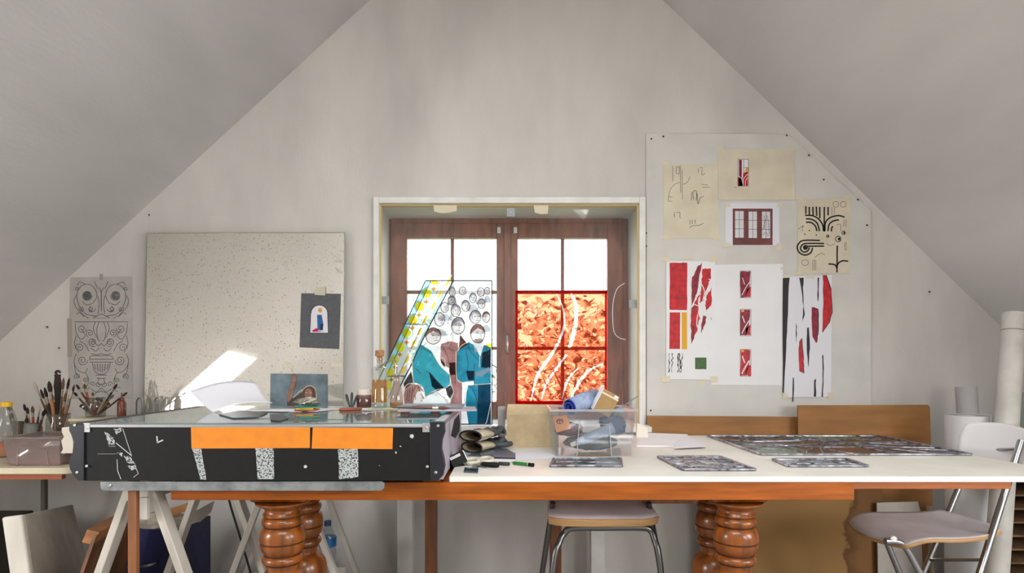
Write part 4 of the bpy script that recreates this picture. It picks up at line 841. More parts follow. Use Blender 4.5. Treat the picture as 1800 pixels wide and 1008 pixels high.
a, q = px(1783, 552, 2.55), Vector((X(1735, 2.42)-.03, 2.36, 0)); 
MB().tube([a+(q-a)*.055, a+(q-a)*.0585], 17.5*d/F*1.012, 28).build('tape_band', M('band', (140, 134, 124), .6), tr_)
# rack of cardboard flats at the far right
RX = X(1752, 2.74); rk = thing('drying_rack', 'dark rack with stacked brown card shelves in the right corner', 'rack', (RX+.27, 2.84, 0))
for k in range(8): MB().box((RX, 2.73, .06+k*.062), (RX+.55, 2.94, .068+k*.062)).build('shelf', M('brown_card', (140, 108, 74), .8, var=.2, scale=14), rk)
for x in (RX+.02, RX+.50): MB().box((x, 2.94, 0), (x+.03, 2.96, .56)).build('post', dark, rk)
MB().box((RX, 2.96, 0), (RX+.55, 2.975, .56)).build('back_panel', M('rack_black', (34, 30, 28), .8), rk)
MB().box((RX, 2.73, .556), (RX+.55, 2.975, .566)).build('top', dark, rk)
gs = MB().box((X(1788, 2.85), 2.85, .5665), (X(1788, 2.85)+.32, 2.856, Z(690, 2.85))).build('glass_offcut', clear_edge); tag(gs, 'clear glass offcut standing on the rack at the right edge', 'glass sheet')

# ------------------------------------------------------------------ leaded glass panels on the worktop
PIECE = {n: G('piece_'+n, c, .3, .06, .08, haze=tuple(min(255, int(v*1.15)) for v in c)) for n, c, h in (('clear', (190, 196, 198), (150, 156, 160)), ('mauve', (122, 98, 102), (112, 88, 92)), ('green', (140, 170, 120), (112, 132, 96)), ('grey', (104, 106, 110), (104, 106, 110)), ('rust', (186, 110, 80), (160, 92, 66)), ('pale', (214, 220, 226), (188, 196, 204)), ('teal', (90, 130, 134), (74, 104, 110)))}
def leaded(label, P, nu, nv, cols, jit, seed, extra=(), came_w=.0075, tag_=False):
    """P: four corners (front-left, front-right, back-right, back-left) on the worktop"""
    rnd = random.Random(seed); t = thing('leaded_panel', label, 'stained glass', (sum(p.x for p in P)/4, sum(p.y for p in P)/4, BT+.0005), 'unframed leaded panels on the worktop')
    def mp(u, v, h):
        a = P[0]*(1-u)+P[1]*u; b = P[3]*(1-u)+P[2]*u; c = a*(1-v)+b*v; return Vector((c.x, c.y, BT+.0006+h))
    W = (P[1]-P[0]).length; D = (P[3]-P[0]).length
    g = [[(i/nu+(rnd.uniform(-jit, jit)/nu if 0 < i < nu else 0), j/nv+(rnd.uniform(-jit, jit)/nv if 0 < j < nv else 0)) for i in range(nu+1)] for j in range(nv+1)]
    for j in range(nv):
        for i in range(nu):
            MB().prism([g[j][i], g[j][i+1], g[j+1][i+1], g[j+1][i]], mp, .0012, .0038).build('glass_piece', PIECE[rnd.choice(cols)], t)
    def solid(pts, w, h=.0062):   # came in metric space
        m = MB(); q = [(p[0]*W, p[1]*D) for p in pts]
        m.strip(q, w, lambda u, v, hh: mp(u/W, v/D, hh), 0.0003, h); return m
    for j in range(1, nv): solid(g[j], came_w*.8).build('lead_came', lead, t, bevel=.0012)
    for i in range(1, nu): solid([g[j][i] for j in range(nv+1)], came_w*.8, .0060).build('lead_came', lead, t, bevel=.0012)
    for e in extra: solid([(p[0], p[1]) for p in smooth([(a, b, 0) for a, b in e], 5)], came_w*.7, .0066).build('lead_came', lead, t, bevel=.0012)
    for pts in ([(0, 0), (1, 0)], [(1, 0), (1, 1)], [(1, 1), (0, 1)], [(0, 1), (0, 0)]): solid(pts, came_w*1.5, .0078).build('border_came', lead, t, bevel=.002)
    return t, mp
T = lambda x, y: onz(x, y, BT)
lp, mpf = leaded('large leaded glass panel with curving cames at the right of the worktop', [Vector((.91, 2.15, 0)), Vector((1.668, 2.15, 0)), Vector((1.672, 2.70, 0)), Vector((.905, 2.70, 0))], 5, 4, ['mauve', 'grey', 'grey', 'mauve', 'grey', 'green'], .42, 5,
       [[(.02, .2), (.2, .45), (.4, .35), (.6, .7), (.9, .8)], [(.3, 0), (.4, .3), (.55, .5), (.5, .98)], [(.7, .02), (.62, .3), (.75, .55), (.98, .6)], [(.1, .98), (.25, .7), (.5, .75), (.7, .4), (.98, .3)], [(.02, .6), (.3, .85), (.45, .98)]])
tg = MB().prism(ell(.42, -.002, .018, .022, 12), mpf, .0080, .0090).build('paper_tag', M('tag_paper', (232, 196, 180), .7), lp); tg['label'] = 'round pink paper tag with a red mark'
m = MB(); m.strip([(.412, .004), (.425, -.008), (.428, .006), (.414, -.01)], .003, mpf, .0093); m.build('tag_mark', red, tg)
leaded('small square leaded panel of green, rust and pale squares, nearest on the worktop', [T(1202, 828.5), T(1327, 828.5), T(1265.5, 805.5), T(1157, 805.5)], 4, 5, ['green', 'rust', 'pale', 'clear', 'grey', 'pale', 'teal'], .14, 8, [[(.75, .02), (.98, .5)], [(.02, .7), (.4, .98)]])
leaded('narrow leaded panel with grey triangles in front of the large leaded panel', [T(1386, 822), T(1525, 822), T(1490, 810), T(1359, 810)], 3, 2, ['mauve', 'grey', 'teal', 'clear'], .3, 9, [[(.02, .02), (.5, .9), (.98, .1)]])
leaded('narrow leaded strip of textured clear glass in front of the plastic tote', [T(968, 822), T(1092, 822), T(1091, 809), T(974, 809)], 3, 1, ['clear', 'grey'], .25, 10, [[(.05, .5), (.4, .55), (.6, .45), (.95, .5)]], .007)
# ------------------------------------------------------------------ side table on the left with brushes, tub and bottles
def slab(P, off):
    m = MB(); P = [Vector(p) for p in P]; o = Vector(off); n = len(P)
    return m.add(P+[p+o for p in P], [tuple(range(n)), tuple(range(2*n-1, n-1, -1))]+[(i, (i+1) % n, (i+1) % n+n, i+n) for i in range(n)])
ST = .716
sh = thing('side_table', 'cream topped side table with rounded corner at the left edge', 'table', (-2.1, 2.55, 0))
c0, c1 = X(124, 2.2), X(108, 2.2)
cr_ = [(c1+(c0-c1)*math.sin(a), 2.2+(c0-c1)*(1-math.cos(a))) for a in [i*math.pi/16 for i in range(9)]]
MB().prism([(-2.62, 2.2)]+cr_+[(c0, 2.84), (-2.62, 2.84)], flat(ST-.024), 0, .024).build('table_top', M('cream_laminate', (206, 196, 168), .5, var=.06, scale=6), sh, bevel=.003)
MB().box((-2.60, 2.215, ST-.045), (c1-.01, 2.235, ST-.0245)).build('apron', M('orange_edge', (150, 76, 34), .5), sh)
mt_d = M('dark_metal_leg', (96, 90, 80), .5, .3)
for x, y in ((-2.096, 2.70), (-2.58, 2.24), (-2.58, 2.78)): MB().tube([(x, y, ST-.024), (x, y, 0)], .013, 10).build('leg', mt_d, sh)
MB().tube([(-2.096, 2.70, ST-.05), (-2.58, 2.78, ST-.14)], .008, 8).build('brace', mt_d, sh)
# dark chest below it
dc = thing('dark_chest', 'dark brown chest in the shade below the side table', 'chest', (-2.3, 2.6, 0))
MB().box((-2.55, 2.34, 0), (-2.13, 2.66, .42)).build('body', dark, dc, bevel=.004); MB().box((-2.56, 2.33, .42), (-2.12, 2.67, .445)).build('lid', dark, dc, bevel=.004)
MB().box((-2.36, 2.325, .33), (-2.30, 2.34, .37)).build('latch', steel, dc)
# leaning canvas with pale edge
cv = thing('leaning_panel', 'grey panel with a thick pale edge leaning under the side table', 'panel', (-1.8, 2.2, 0))
A, B_ = px(44, 906, 2.08), px(128, 888, 2.62); Ab, Bb = Vector((A.x+.10, A.y-.02, 0)), Vector((B_.x+.12, B_.y, 0))
slab([A, B_, Bb, Ab], (-.012, -.004, 0)).build('face', M('grey_board', (172, 164, 152), .8, var=.15, scale=6), cv)
ev = Vector((-.06, -.012, .0)); slab([A+Vector((0, 0, .004)), A+ev+Vector((0, 0, -.002)), Ab+ev, Ab], (.004, -.02, 0)).build('pale_edge', whitewood, cv, bevel=.006)
# brown wooden frame piece
bp_ = thing('sawn_plank', 'brown wooden panel with a light sawn end rail, leaning by the trestle', 'plank', (-1.5, 2.1, 0))
A, B_ = px(165, 938, 1.98), px(226, 903, 2.33); Ab, Bb = Vector((A.x-.16, A.y-.05, .0)), Vector((B_.x-.06, B_.y+.02, .0))
slab([A, B_, Bb, Ab], (.014, -.006, -.004)).build('panel', M('brown_frame', (112, 74, 46), .6, var=.2, scale=8), bp_)
slab([A+Vector((-.022, 0, .012)), B_+Vector((-.022, 0, .012)), B_+Vector((-.04, 0, -.03)), A+Vector((-.04, 0, -.03))], (.042, -.004, -.008)).build('top_rail', M('light_brown', (168, 110, 62), .6, var=.2, scale=10, stretch=(3, 1, 3)), bp_)
# blue crate with scraps
bc = thing('blue_crate', 'dark blue crate with metal handle beneath the light table', 'crate', (-1.45, 2.5, 0))
bl = M('navy_board', (38, 42, 86), .55, var=.12, scale=30); X0, X1, Y0, Y1, ZT = -1.60, -1.305, 2.40, 2.62, .433
MB().box((X0, Y0, 0), (X1, Y0+.012, ZT)).build('front', bl, bc); MB().box((X0, Y1-.012, 0), (X1, Y1, ZT)).build('back', bl, bc)
for x in (X0, X1-.012): MB().box((x, Y0+.012, 0), (x+.012, Y1-.012, ZT)).build('side', bl, bc)
MB().box((X0+.012, Y0+.012, 0), (X1-.012, Y1-.012, .012)).build('bottom', bl, bc)
hx = -1.46; MB().tube(smooth([(hx-.05, Y0-.002, .30), (hx-.05, Y0-.035, .30), (hx-.02, Y0-.045, .297), (hx+.03, Y0-.045, .302), (hx+.055, Y0-.03, .306), (hx+.055, Y0-.002, .306)], 4), .006, 8).build('handle', chrome, bc)
for z in (.15, .25, .33, .41): MB().lathe([(.004, 0), (.002, .003)], (X1-.01, Y0, z), 8, R=Matrix.Rotation(math.pi/2, 3, 'X')).build('rivet', screwm, bc)
pw = M('crumpled_paper', (196, 186, 170), .8, var=.1, scale=12)
tag(MB().blob((-1.45, 2.505, .425), (.112, .075, .050), 3, .25, 22).build('crumpled_paper', pw), 'crumpled pale paper heaped in the blue crate', 'paper')
tag(MB().bar((-1.53, 2.50, .44), (-1.32, 2.47, .51), .03, .012, (0, 1, 0)).build('wood_scrap', M('scrap_wood', (168, 116, 66), .6, var=.2, scale=10)), 'small wood scrap sticking out of the blue crate', 'wood')
tag(slab([(-1.325, 2.45, .40), (-1.300, 2.60, .45), (-1.285, 2.60, .50), (-1.33, 2.46, .47)], (.008, 0, .004)).build('canvas_scrap', whitewood), 'pale canvas scrap folded over the rim of the blue crate', 'canvas')

def frustum(bx, by, z0, tx, ty, z1, mat, name, par, t=.003):
    (x0, x1), (y0, y1) = bx, by; (u0, u1), (v0, v1) = tx, ty; m = MB()
    m.add([(x0, y0, z0), (x1, y0, z0), (x1, y1, z0), (x0, y1, z0), (u0, v0, z1), (u1, v0, z1), (u1, v1, z1), (u0, v1, z1)], [(3, 2, 1, 0), (0, 1, 5, 4), (1, 2, 6, 5), (2, 3, 7, 6), (3, 0, 4, 7)])
    return m.build(name, mat, par, solid=t)
def rimf(u0, u1, v0, v1, z, w, h, mat, par, name='rim'):
    m = MB(); m.strip([(u0, v0), (u1, v0), (u1, v1), (u0, v1)], w, flat(z), 0, h, True); return m.build(name, mat, par, bevel=.001)
tubm = G('tub_plastic', (226, 214, 212), .45, .08, .1, haze=(206, 192, 190))
tb_ = thing('plastic_tub', 'clear plastic tub with pinkish contents on the side table', 'tub', (X(60, 2.25), 2.33, ST))
frustum((X(16, 2.25), X(105, 2.25)), (2.25, 2.42), ST+.002, (X(8, 2.25), X(109, 2.25)), (2.24, 2.44), Z(769, 2.25), tubm, 'body', tb_)
rimf(X(8, 2.25), X(109, 2.25), 2.24, 2.44, Z(769, 2.25)-.006, .012, .007, tubm, tb_)
MB().box((X(20, 2.25), 2.262, ST+.006), (X(101, 2.25), 2.41, Z(776, 2.25))).build('contents', M('pink_contents', (172, 142, 136), .7, var=.2, scale=12), tb_)
m = MB(); m.strip([(30, 820), (32, 788), (82, 788), (85, 820)], 1.2, plane(2.243), 0, .002); m.build('moulded_rib', tubm, tb_)
MB().box((X(18, 2.25), 2.2495, ST+.004), (X(103, 2.25), 2.2535, ST+.010)).build('red_line', M('red_residue', (150, 60, 40), .6), tb_)
# bottle at the edge
pbt = thing('plastic_bottle', 'clear plastic bottle with yellow cap at the far left', 'bottle', (X(4, 2.45), 2.47, ST))
c = (X(4, 2.45), 2.47, ST); h = Z(716, 2.45)-ST
MB().lathe([(.036, 0), (.037, .01), (.037, h*.30), (.033, h*.34), (.037, h*.4), (.036, h*.72), (.026, h*.9), (.018, h)], c, 20).build('body', G('bottle_plastic', (224, 226, 224), .7, .06, haze=(190, 190, 186)), pbt)
MB().lathe([(.020, h), (.020, h+.018), (.017, h+.02)], c, 16).build('cap', M('yellow_cap', (228, 176, 30), .4), pbt)
MB().lathe([(.0375, h*.08), (.0375, h*.29)], c, 20, False).build('label', M('bottle_label', (150, 120, 90), .6, col2=(190, 60, 40), scale=30), pbt)
MB().lathe([(.034, .006), (.034, h*.26)], c, 16).build('contents', M('orange_liquid', (196, 110, 40), .5), pbt)
# paint box behind the light table
px_ = thing('paint_box', 'pale wooden paint box with colour stains behind the light table', 'box', (X(177, 2.62), 2.66, ST))
X0, X1 = X(122, 2.60), X(206, 2.60); ZT = Z(742, 2.6)
MB().box((X0, 2.60, ST), (X1, 2.79, ZT)).build('body', M('pale_box', (190, 172, 128), .6, col2=(140, 120, 70), scale=18), px_, bevel=.002)
MB().box((X0-.004, 2.596, ZT+.0005), (X1+.004, 2.795, ZT+.014)).build('lid', M('box_lid', (206, 196, 172), .6, var=.1, scale=9), px_, bevel=.002)
for k, (a, b_, cc) in enumerate(((126, 138, (120, 140, 70)), (139, 156, (176, 140, 80)), (182, 196, (160, 130, 60)))): MB().box((X(a, 2.6), 2.5985, ZT-.02), (X(b_, 2.6), 2.5999, ZT-.004)).build('paint_stain', M('stain_%d' % k, cc, .7), px_)
db = thing('dropper_bottle', 'red-brown dropper bottle with pointed tip near the mirror', 'bottle', (X(218, 2.70)+.012, 2.72, ZT+.015))
db.location = (X(214, 2.70), 2.70, ZT+.015); c = tuple(db.location)
MB().lathe([(.017, 0), (.018, .004), (.018, .062), (.012, .072), (.010, .074)], c, 16).build('body', M('amber_brown', (104, 48, 34), .35), db)
MB().lathe([(.012, .074), (.011, .082), (.004, .088), (.0025, .108)], c, 12).build('nozzle', M('brown_nozzle', (120, 66, 48), .4), db)
tag(MB().prism([(110, 752), (129, 750), (130, 797), (108, 797), (112, 790), (109, 775), (114, 768), (110, 760)], plane(2.23), 0, .004).build('white_card', M('notched_card', (216, 208, 194), .7)), 'notched cream card standing between tub and light table', 'card')
# jars
jarm = G('jar_glass', (214, 214, 206), .6, .08, haze=(150, 146, 136))
def jar(name, label, x, d, r, z0, h, mat=None, cat='jar'):
    t = thing(name, label, cat, (X(x, d), d, z0)); m = MB()
    m.lathe([(r*.92, .0), (r, .006), (r, h*.85), (r*.92, h*.92), (r*.96, h)], tuple(t.location), 20, False); m.lathe([(r*.93, .004), (.001, .004)], tuple(t.location), 20, False); m.build('body', mat or jarm, t)
    MB().lathe([(r*.96, h-.004), (r*1.0, h-.002), (r*.96, h+.001)], tuple(t.location), 20, False).build('rim', mat or jarm, t); return t
jar('brush_jar', 'glass jar full of paintbrushes behind the plastic tub', 103, 2.62, .046, ST, .165)
jar('brush_jar', 'tall glass jar of brushes below the tracing-paper urn', 163, 2.835-.02, .034, ST, .16) if False else None
jar('brush_cup', 'small grey cup of brushes left of the brush jar', 58, 2.64, .034, ST, .12, M('grey_cup', (120, 122, 116), .5), 'cup')
jar('brush_cup', 'narrow cup of brushes beside the yellow-capped bottle', 32, 2.72, .024, ST, .12, M('brown_cup', (96, 84, 70), .5), 'cup')
jz = ZT+.0145
jar('brush_jar', 'short glass jar of brushes standing on the paint box', 168, 2.69, .040, jz, .085)
hm = [M('brush_handle_%d' % i, c, .4) for i, c in enumerate(((120, 76, 40), (60, 36, 26), (156, 104, 60), (40, 34, 34), (150, 60, 34), (88, 60, 44)))]
bm_ = [M('bristle_%d' % i, c, .9) for i, c in enumerate(((44, 32, 26), (96, 70, 50), (30, 26, 26), (190, 170, 150)))]
fm = M('ferrule', (176, 170, 160), .3, .9)
HN = ('brown', 'dark brown', 'honey-coloured', 'black', 'reddish', 'dull brown'); BN = ('dark tip', 'brown tip', 'black tip', 'pale tip')
ORD = ('first', 'second', 'third', 'fourth', 'fifth', 'sixth', 'seventh', 'eighth', 'ninth', 'tenth', 'eleventh', 'twelfth', 'thirteenth', 'fourteenth')
def brush(b0, tip, d, h, br, label, group, zb, fat=1.0, kind=0):
    label = label.replace('paintbrush standing', '%s-handled brush with %s, %s from left' % (HN[h], BN[br], ORD[RANK[tip]]))
    p = px(b0[0], b0[1], d); p.z = zb; q = px(tip[0], tip[1], d+random.uniform(-.012, .012)); t = thing('paintbrush', label, 'paintbrush', p, group); v = q-p; r = .0042*fat
    at = lambda k: p+v*k
    MB().tube([at(0), at(.3), at(.66), at(.74)], [r*.5, r*.8, r*1.15, r*.9], 8).build('handle', hm[h], t)
    MB().tube([at(.74), at(.84)], [r*.95, r*1.05], 8).build('ferrule', fm, t)
    e = [r*1.0, r*1.5*(1.4 if kind else 1), r*1.1*(1.6 if kind else 1), r*.15]
    MB().tube([at(.835), at(.9), at(.96), at(1)], e, 8).build('bristles', bm_[br], t)
G1, G2, G3, G4 = 'brushes in the big glass jar', 'brushes on the paint box', 'brushes in the grey cup', 'brushes in the narrow cup'
L1, L2, L3, L4 = 'paintbrush standing in jar behind plastic tub', 'paintbrush standing in jar on paint box', 'paintbrush standing in grey cup', 'paintbrush standing in cup beside bottle'
RANK = {}
def ranked(lst):
    for r_, q in enumerate(sorted(lst, key=lambda q: q[0][0])): RANK[q[0]] = r_
    return enumerate(lst)
for k, (t, h, br, f) in ranked((((59, 671), 0, 3, .9), ((71, 684), 3, 2, .9), ((78, 681), 1, 0, 1.1), ((86, 670), 2, 0, 1.5), ((94, 706), 5, 1, 1), ((112, 664), 5, 1, 1), ((122, 664), 1, 0, .9), ((126, 684), 2, 3, 1.2), ((90, 690), 3, 2, 1), ((131, 676), 5, 0, .8), ((116, 690), 0, 1, 1.0))):
    brush((103+(t[0]-100)*.35*-.4+random.uniform(-3, 3), 0), t, 2.62+random.uniform(-.02, .02), h, br, L1, G1, ST+.008, f)
for k, (t, h, br, f) in ranked((((134, 676), 1, 0, .9), ((144, 668), 2, 3, 1), ((148, 675), 4, 1, 1), ((141, 712), 3, 0, 1.5), ((150, 698), 1, 2, .9), ((157, 706), 3, 2, 1.3), ((163, 690), 0, 1, .9), ((172, 699), 4, 0, 1.9), ((180, 702), 1, 0, .9), ((206, 675), 3, 2, .9), ((224, 690), 1, 4-4, .9), ((200, 694), 0, 1, .8), ((192, 708), 5, 1, 1.5), ((130, 690), 5, 2, 1))):
    brush((168+random.uniform(-5, 5), 0), t, 2.69+random.uniform(-.02, .02), h, br, L2, G2, jz+.006, f)
for k, (t, h, br, f) in ranked((((42, 710), 3, 2, .9), ((48, 716), 2, 0, .9), ((57, 714), 4, 1, 1.1), ((70, 713), 1, 3, .8), ((79, 720), 5, 2, 1.2), ((46, 735), 3, 2, 1.2))): brush((58+random.uniform(-3, 3), 0), t, 2.64+random.uniform(-.012, .012), h, br, L3, G3, ST+.008, f)
for k, (t, h, br, f) in ranked((((11, 709), 1, 2, 1), ((17, 711), 0, 0, 1), ((20, 726), 3, 2, 1.1))): brush((32+random.uniform(-2, 2), 0), t, 2.72+random.uniform(-.008, .008), h, br, L4, G4, ST+.008, f)
bd = thing('bristle_roll', 'thick dark twisted bristle bundle rising from the brush jar', 'brush', (X(104, 2.64), 2.64, ST+.008)); p, q = Vector(bd.location), px(101, 652, 2.64)
MB().tube([p, p+(q-p)*.45], .008, 10).build('handle', hm[0], bd)
rr = random.Random(2); n = 22; MB().tube([p+(q-p)*(.45+.5*i/n) for i in range(n+1)], [.0135+rr.uniform(-.002, .002) for i in range(n+1)], 14).build('bristles', M('dark_bristle', (58, 50, 42), .9, var=.4, scale=150), bd)
MB().tube(smooth([p+(q-p)*.95+Vector((dx, 0, dz)) for dx, dz in ((0, -.005), (-.008, .01), (.004, .016), (.012, .008))], 4), .005, 8).build('loop', hm[3], bd)
# spring clamps on the ledge in front of the mirror
for x, lab in ((245, 'metal loop clamp on the ledge at the lower left mirror corner'), (276, 'metal loop clamp on the ledge, right of the other loop clamp')):
    t = thing('loop_clamp', lab, 'clamp', (X(x, 2.885), 2.885, MZ-.011), 'loop clamps on the mirror ledge'); k = 2.885/F
    P = [Vector((X(x, 2.885)+dx*k, 2.885, z)) for dx, z in ((-5, MZ-.008), (-5, Z(712, 2.885)), (-4, Z(704, 2.885)), (0, Z(700, 2.885)), (4, Z(704, 2.885)), (5, Z(712, 2.885)), (5, MZ-.008))]
    MB().tube(smooth(P, 4), .0035, 8).build('loop', chrome, t); MB().box((X(x, 2.885)-.022, 2.870, MZ-.0115), (X(x, 2.885)+.022, 2.90, MZ+.02)).build('jaw', steel, t, bevel=.002)

# ------------------------------------------------------------------ on the light table
Q = lambda x, y, h=0: onz(x, y, LT+.001)+Vector((0, 0, h))
def lay(name, label, cat, pts, h, mat, z=LT+.0006, **kw):
    P = [onz(x, y, z) for x, y in pts]; m = MB().prism([(p.x, p.y) for p in P], flat(z), 0, h); return tag(m.build(name, mat, None, **kw), label, cat)
# curled sheet of white paper
A, B_, C_, D_ = px(334, 688, 2.20), px(450, 672, 2.26), px(479, 709, 2.12), px(374, 725.5, 2.055)
def curl(u, v):
    p = A*(1-u)*(1-v)+B_*u*(1-v)+C_*u*v+D_*(1-u)*v
    return p+Vector((0, 0, .018*math.sin(math.pi*u)*(1-v)-.010*math.sin(math.pi*v)*u-.004*math.sin(math.pi*v)+.016*math.sin(math.pi*u)*v*v))
tag(MB().grid(curl, 16, 12).build('curled_paper', paper2, None, solid=.0006), 'curled white sheet of paper on the left of the light table', 'paper')
dg = M('dark_glass', (44, 56, 62), .35, spec=.25)
lay('dark_glass_shard', 'dark teal glass shard below the curled paper', 'glass', [(385, 730), (420, 723), (470, 727), (455, 735), (410, 737)], .003, dg)
lay('dark_glass_shard', 'dark curved glass shard right of the curled paper tip', 'glass', [(474, 731), (497, 728), (507, 737), (490, 742), (476, 740)], .003, dg)
lay('glass_sheet', 'large clear glass sheet under the papers at the back of the light table', 'glass sheet', [(452, 736), (520, 724), (640, 724), (600, 738)], .002, clear_edge)
lay('paper_sheet', 'white paper sheet lying right of the curled sheet', 'paper', [(440, 723), (470, 719.5), (545, 719.5), (530, 724.5)], .001, paper, z=LT+.003)
lay('paper_sheet', 'lilac-white paper corner behind the colour strips', 'paper', [(505, 721), (560, 718.5), (588, 720.5), (556, 724.5)], .0015, paper2, z=LT+.0046)
# colour swatch stack with crumpled cloth
cs = thing('swatch_stack', 'small stack of coloured strips, green and yellow', 'swatches', Q(540, 724)); base = Q(540, 724.5, .006)
for k, (cc, w, hh) in enumerate((((176, 70, 40), .062, 0), ((220, 180, 60), .05, .004), ((70, 150, 90), .052, .009), ((40, 120, 130), .048, .014), ((30, 70, 60), .044, .019))):
    MB().obox(base+Vector((.004*k*(-1)**k, 0, hh+.002)), (w*1.15, .05, .0045), Matrix.Rotation(.12*k, 4, 'Z')).build('strip', M('swatch_%d' % k, cc, .5), cs, bevel=.001)
tag(MB().blob(base+Vector((-.004, 0, .030)), (.040, .03, .011), 12, .45, 18).build('crumpled_cloth', M('cream_cloth', (222, 214, 196), .9, col2=(90, 84, 78), scale=25)), 'small crumpled cream cloth on the colour strips', 'cloth')
kn = thing('palette_knife', 'palette knife with red-brown wooden handle on the light table', 'knife', Q(615, 722.5)); a, e = Q(596, 724, .006), Q(636, 722.5, .006); v = e-a
MB().tube([a, a+v*.06, a+v*.5, a+v*.94, e], [.003, .0062, .0068, .006, .003], 12).build('handle', M('redbrown_handle', (140, 72, 46), .4), kn)
MB().bar(e, e+v.normalized()*.10+Vector((0, 0, -.003)), .009, .0012, (0, 0, 1)).build('blade', chrome, kn)
lay('ruler', 'pale wooden strip lying before the jars on the light table', 'ruler', [(566, 721.5), (566, 719.8), (700, 718.6), (700, 720.4)], .003, M('cream_strip', (216, 206, 180), .6))
pg_ = thing('pen_glass', 'small glass holding dark pen stubs beside the mirror edge', 'glass', Q(617, 717.2)); c = Q(617, 717.2)
MB().lathe([(.016, 0), (.019, .028)], c, 16, False).build('glass', clear_edge, pg_)
for k, (dx, hh) in enumerate(((-.016, .052), (.002, .058), (.018, .046))): tag(MB().tube([c+Vector((dx*.3, 0, .002)), c+Vector((dx, .004*k, hh*.8)), c+Vector((dx*1.15, .004*k, hh))], [.003, .0055, .003], 8).build('pen_stub', M('black_stub', (36, 38, 36), .5)), 'dark pen stub, %s of three in the small glass' % ('left', 'middle', 'right')[k], 'pen', 'pen stubs in the small glass')
jr = thing('pigment_jar', 'squat jar of brownish pigment with white lid', 'jar', Q(640, 716.2)); c = Q(640, 716.2); k = c.y/F
MB().lathe([(12.5*k, 0), (13*k, .004), (13*k, 20*k), (12*k, 22*k)], c, 20).build('body', G('pink_jar', (190, 150, 146), .4, .1, haze=(140, 104, 100)), jr)
MB().lathe([(12*k, .003), (12*k, 15*k)], c, 18).build('pigment', M('brown_pigment', (124, 86, 82), .7), jr)
MB().lathe([(12*k, 22*k), (12.3*k, 31*k), (11*k, 32*k)], c, 20).build('lid', M('white_lid', (214, 206, 194), .5), jr)
ob = thing('oil_bottle', 'square-shouldered glass bottle half full of amber oil with cork', 'bottle', Q(667.5, 715.8)); c = Q(667.5, 715.8); k = c.y/F
MB().lathe([(13*k, 0), (14.2*k, .002), (14.5*k, 66*k), (13*k, 69*k), (6*k, 72*k), (5*k, 76*k), (5*k, 82*k), (6*k, 83*k), (6*k, 85*k)], c, 24, False).build('glass', G('bottle_glass', (236, 244, 242), .82, .1, haze=(226, 232, 232)), ob)
MB().lathe([(.001, 8*k), (12.6*k, 8*k), (13.2*k, 10*k), (13.2*k, 48*k), (.001, 48.2*k)], c, 24, False).build('amber_oil', G('amber_oil', (232, 164, 30), .55, .05, haze=(206, 136, 20)), ob)
MB().lathe([(13*k, 0), (13.4*k, 3*k), (12.6*k, 6*k)], c, 24).build('thick_base', G('base_glass', (230, 238, 240), .5, .2, haze=(214, 222, 226)), ob)
MB().lathe([(4.4*k, 78*k), (4.8*k, 89*k), (8*k, 89.2*k), (8*k, 99*k), (7.4*k, 99.6*k)], c, 16).build('cork', M('cork', (176, 124, 84), .8, var=.2, scale=80), ob)
jg = thing('glass_flask', 'cloudy conical flask with bent spout beside the oil bottle', 'flask', Q(697, 716.4)); c = Q(697, 716.4); k = c.y/F
MB().lathe([(10*k, 0), (11.6*k, 3*k), (11.6*k, 14*k), (10*k, 28*k), (6*k, 42*k), (5*k, 48*k), (5.6*k, 54*k), (4*k, 58*k)], c, 20).build('body', G('cloudy_glass', (226, 206, 196), .55, .08, haze=(206, 182, 168)), jg)
MB().lathe([(10.6*k, .002), (11*k, 8*k), (.001, 9*k)], c, 16, False).build('residue', M('ochre_residue', (190, 150, 90), .7), jg)
MB().tube(smooth([c+Vector((dx*k, -abs(dx)*k*1.7, dz*k)) for dx, dz in ((0, 56), (1, 72), (-1, 80), (-8, 82), (-16, 76), (-26, 66))], 5), [2.4*k]*25+[1.2*k], 8).build('spout', G('spout_glass', (214, 204, 200), .5, .1, haze=(186, 176, 172)), jg)
MB().tube([c+Vector((-11*k, 0, 56*k)), c+Vector((14*k, 0, 56*k))], .0016, 6).build('wire', steel, jg)
# palette boards at the right corner of the light table
pal = thing('palette_board', 'thin lilac board overhanging the right end of the light table', 'board', Q(765, 722))
z = LT+.016; P = [onz(x, y, z) for x, y in ((699, 721.6), (838, 720.2), (835, 715.0), (705, 715.6))]
MB().prism([(p.x, p.y) for p in P], flat(z-.006), 0, .006).build('board', M('lilac_board', (176, 164, 178), .6, var=.1, scale=14), pal, bevel=.001)
for x in (712, 765): c = onz(x, 719, z); MB().box((c.x-.012, c.y-.02, LT+.0005), (c.x+.012, c.y+.02, z-.0062)).build('spacer', raw_wood, pal)
z2 = z+.0008; P = [onz(x, y, z2) for x, y in ((692, 717.8), (812, 718.4), (818, 711.6), (715, 711.2))]
tag(MB().prism([(p.x, p.y) for p in P], flat(z2), 0, .003).build('metal_palette', M('dull_palette', (150, 150, 156), .35, .6, var=.3, scale=20)), 'dull metal palette plate lying on the lilac board', 'palette')
a, e = onz(690, 716.8, z2+.012), onz(790, 718.0, z2+.008)
fb = thing('flat_brush', 'long dark-handled flat brush lying across the metal palette', 'paintbrush', a); v = e-a
MB().tube([a, a+v*.5, a+v*.7], [.002, .0045, .004], 8).build('handle', hm[3], fb); MB().tube([a+v*.7, a+v*.8], .0045, 8).build('ferrule', fm, fb); MB().tube([a+v*.8, a+v*.9, e], [.005, .006, .002], 8).build('bristles', bm_[1], fb)
a, e = onz(722, 716.2, z2+.012), onz(766, 716.0, z2+.012); v = e-a
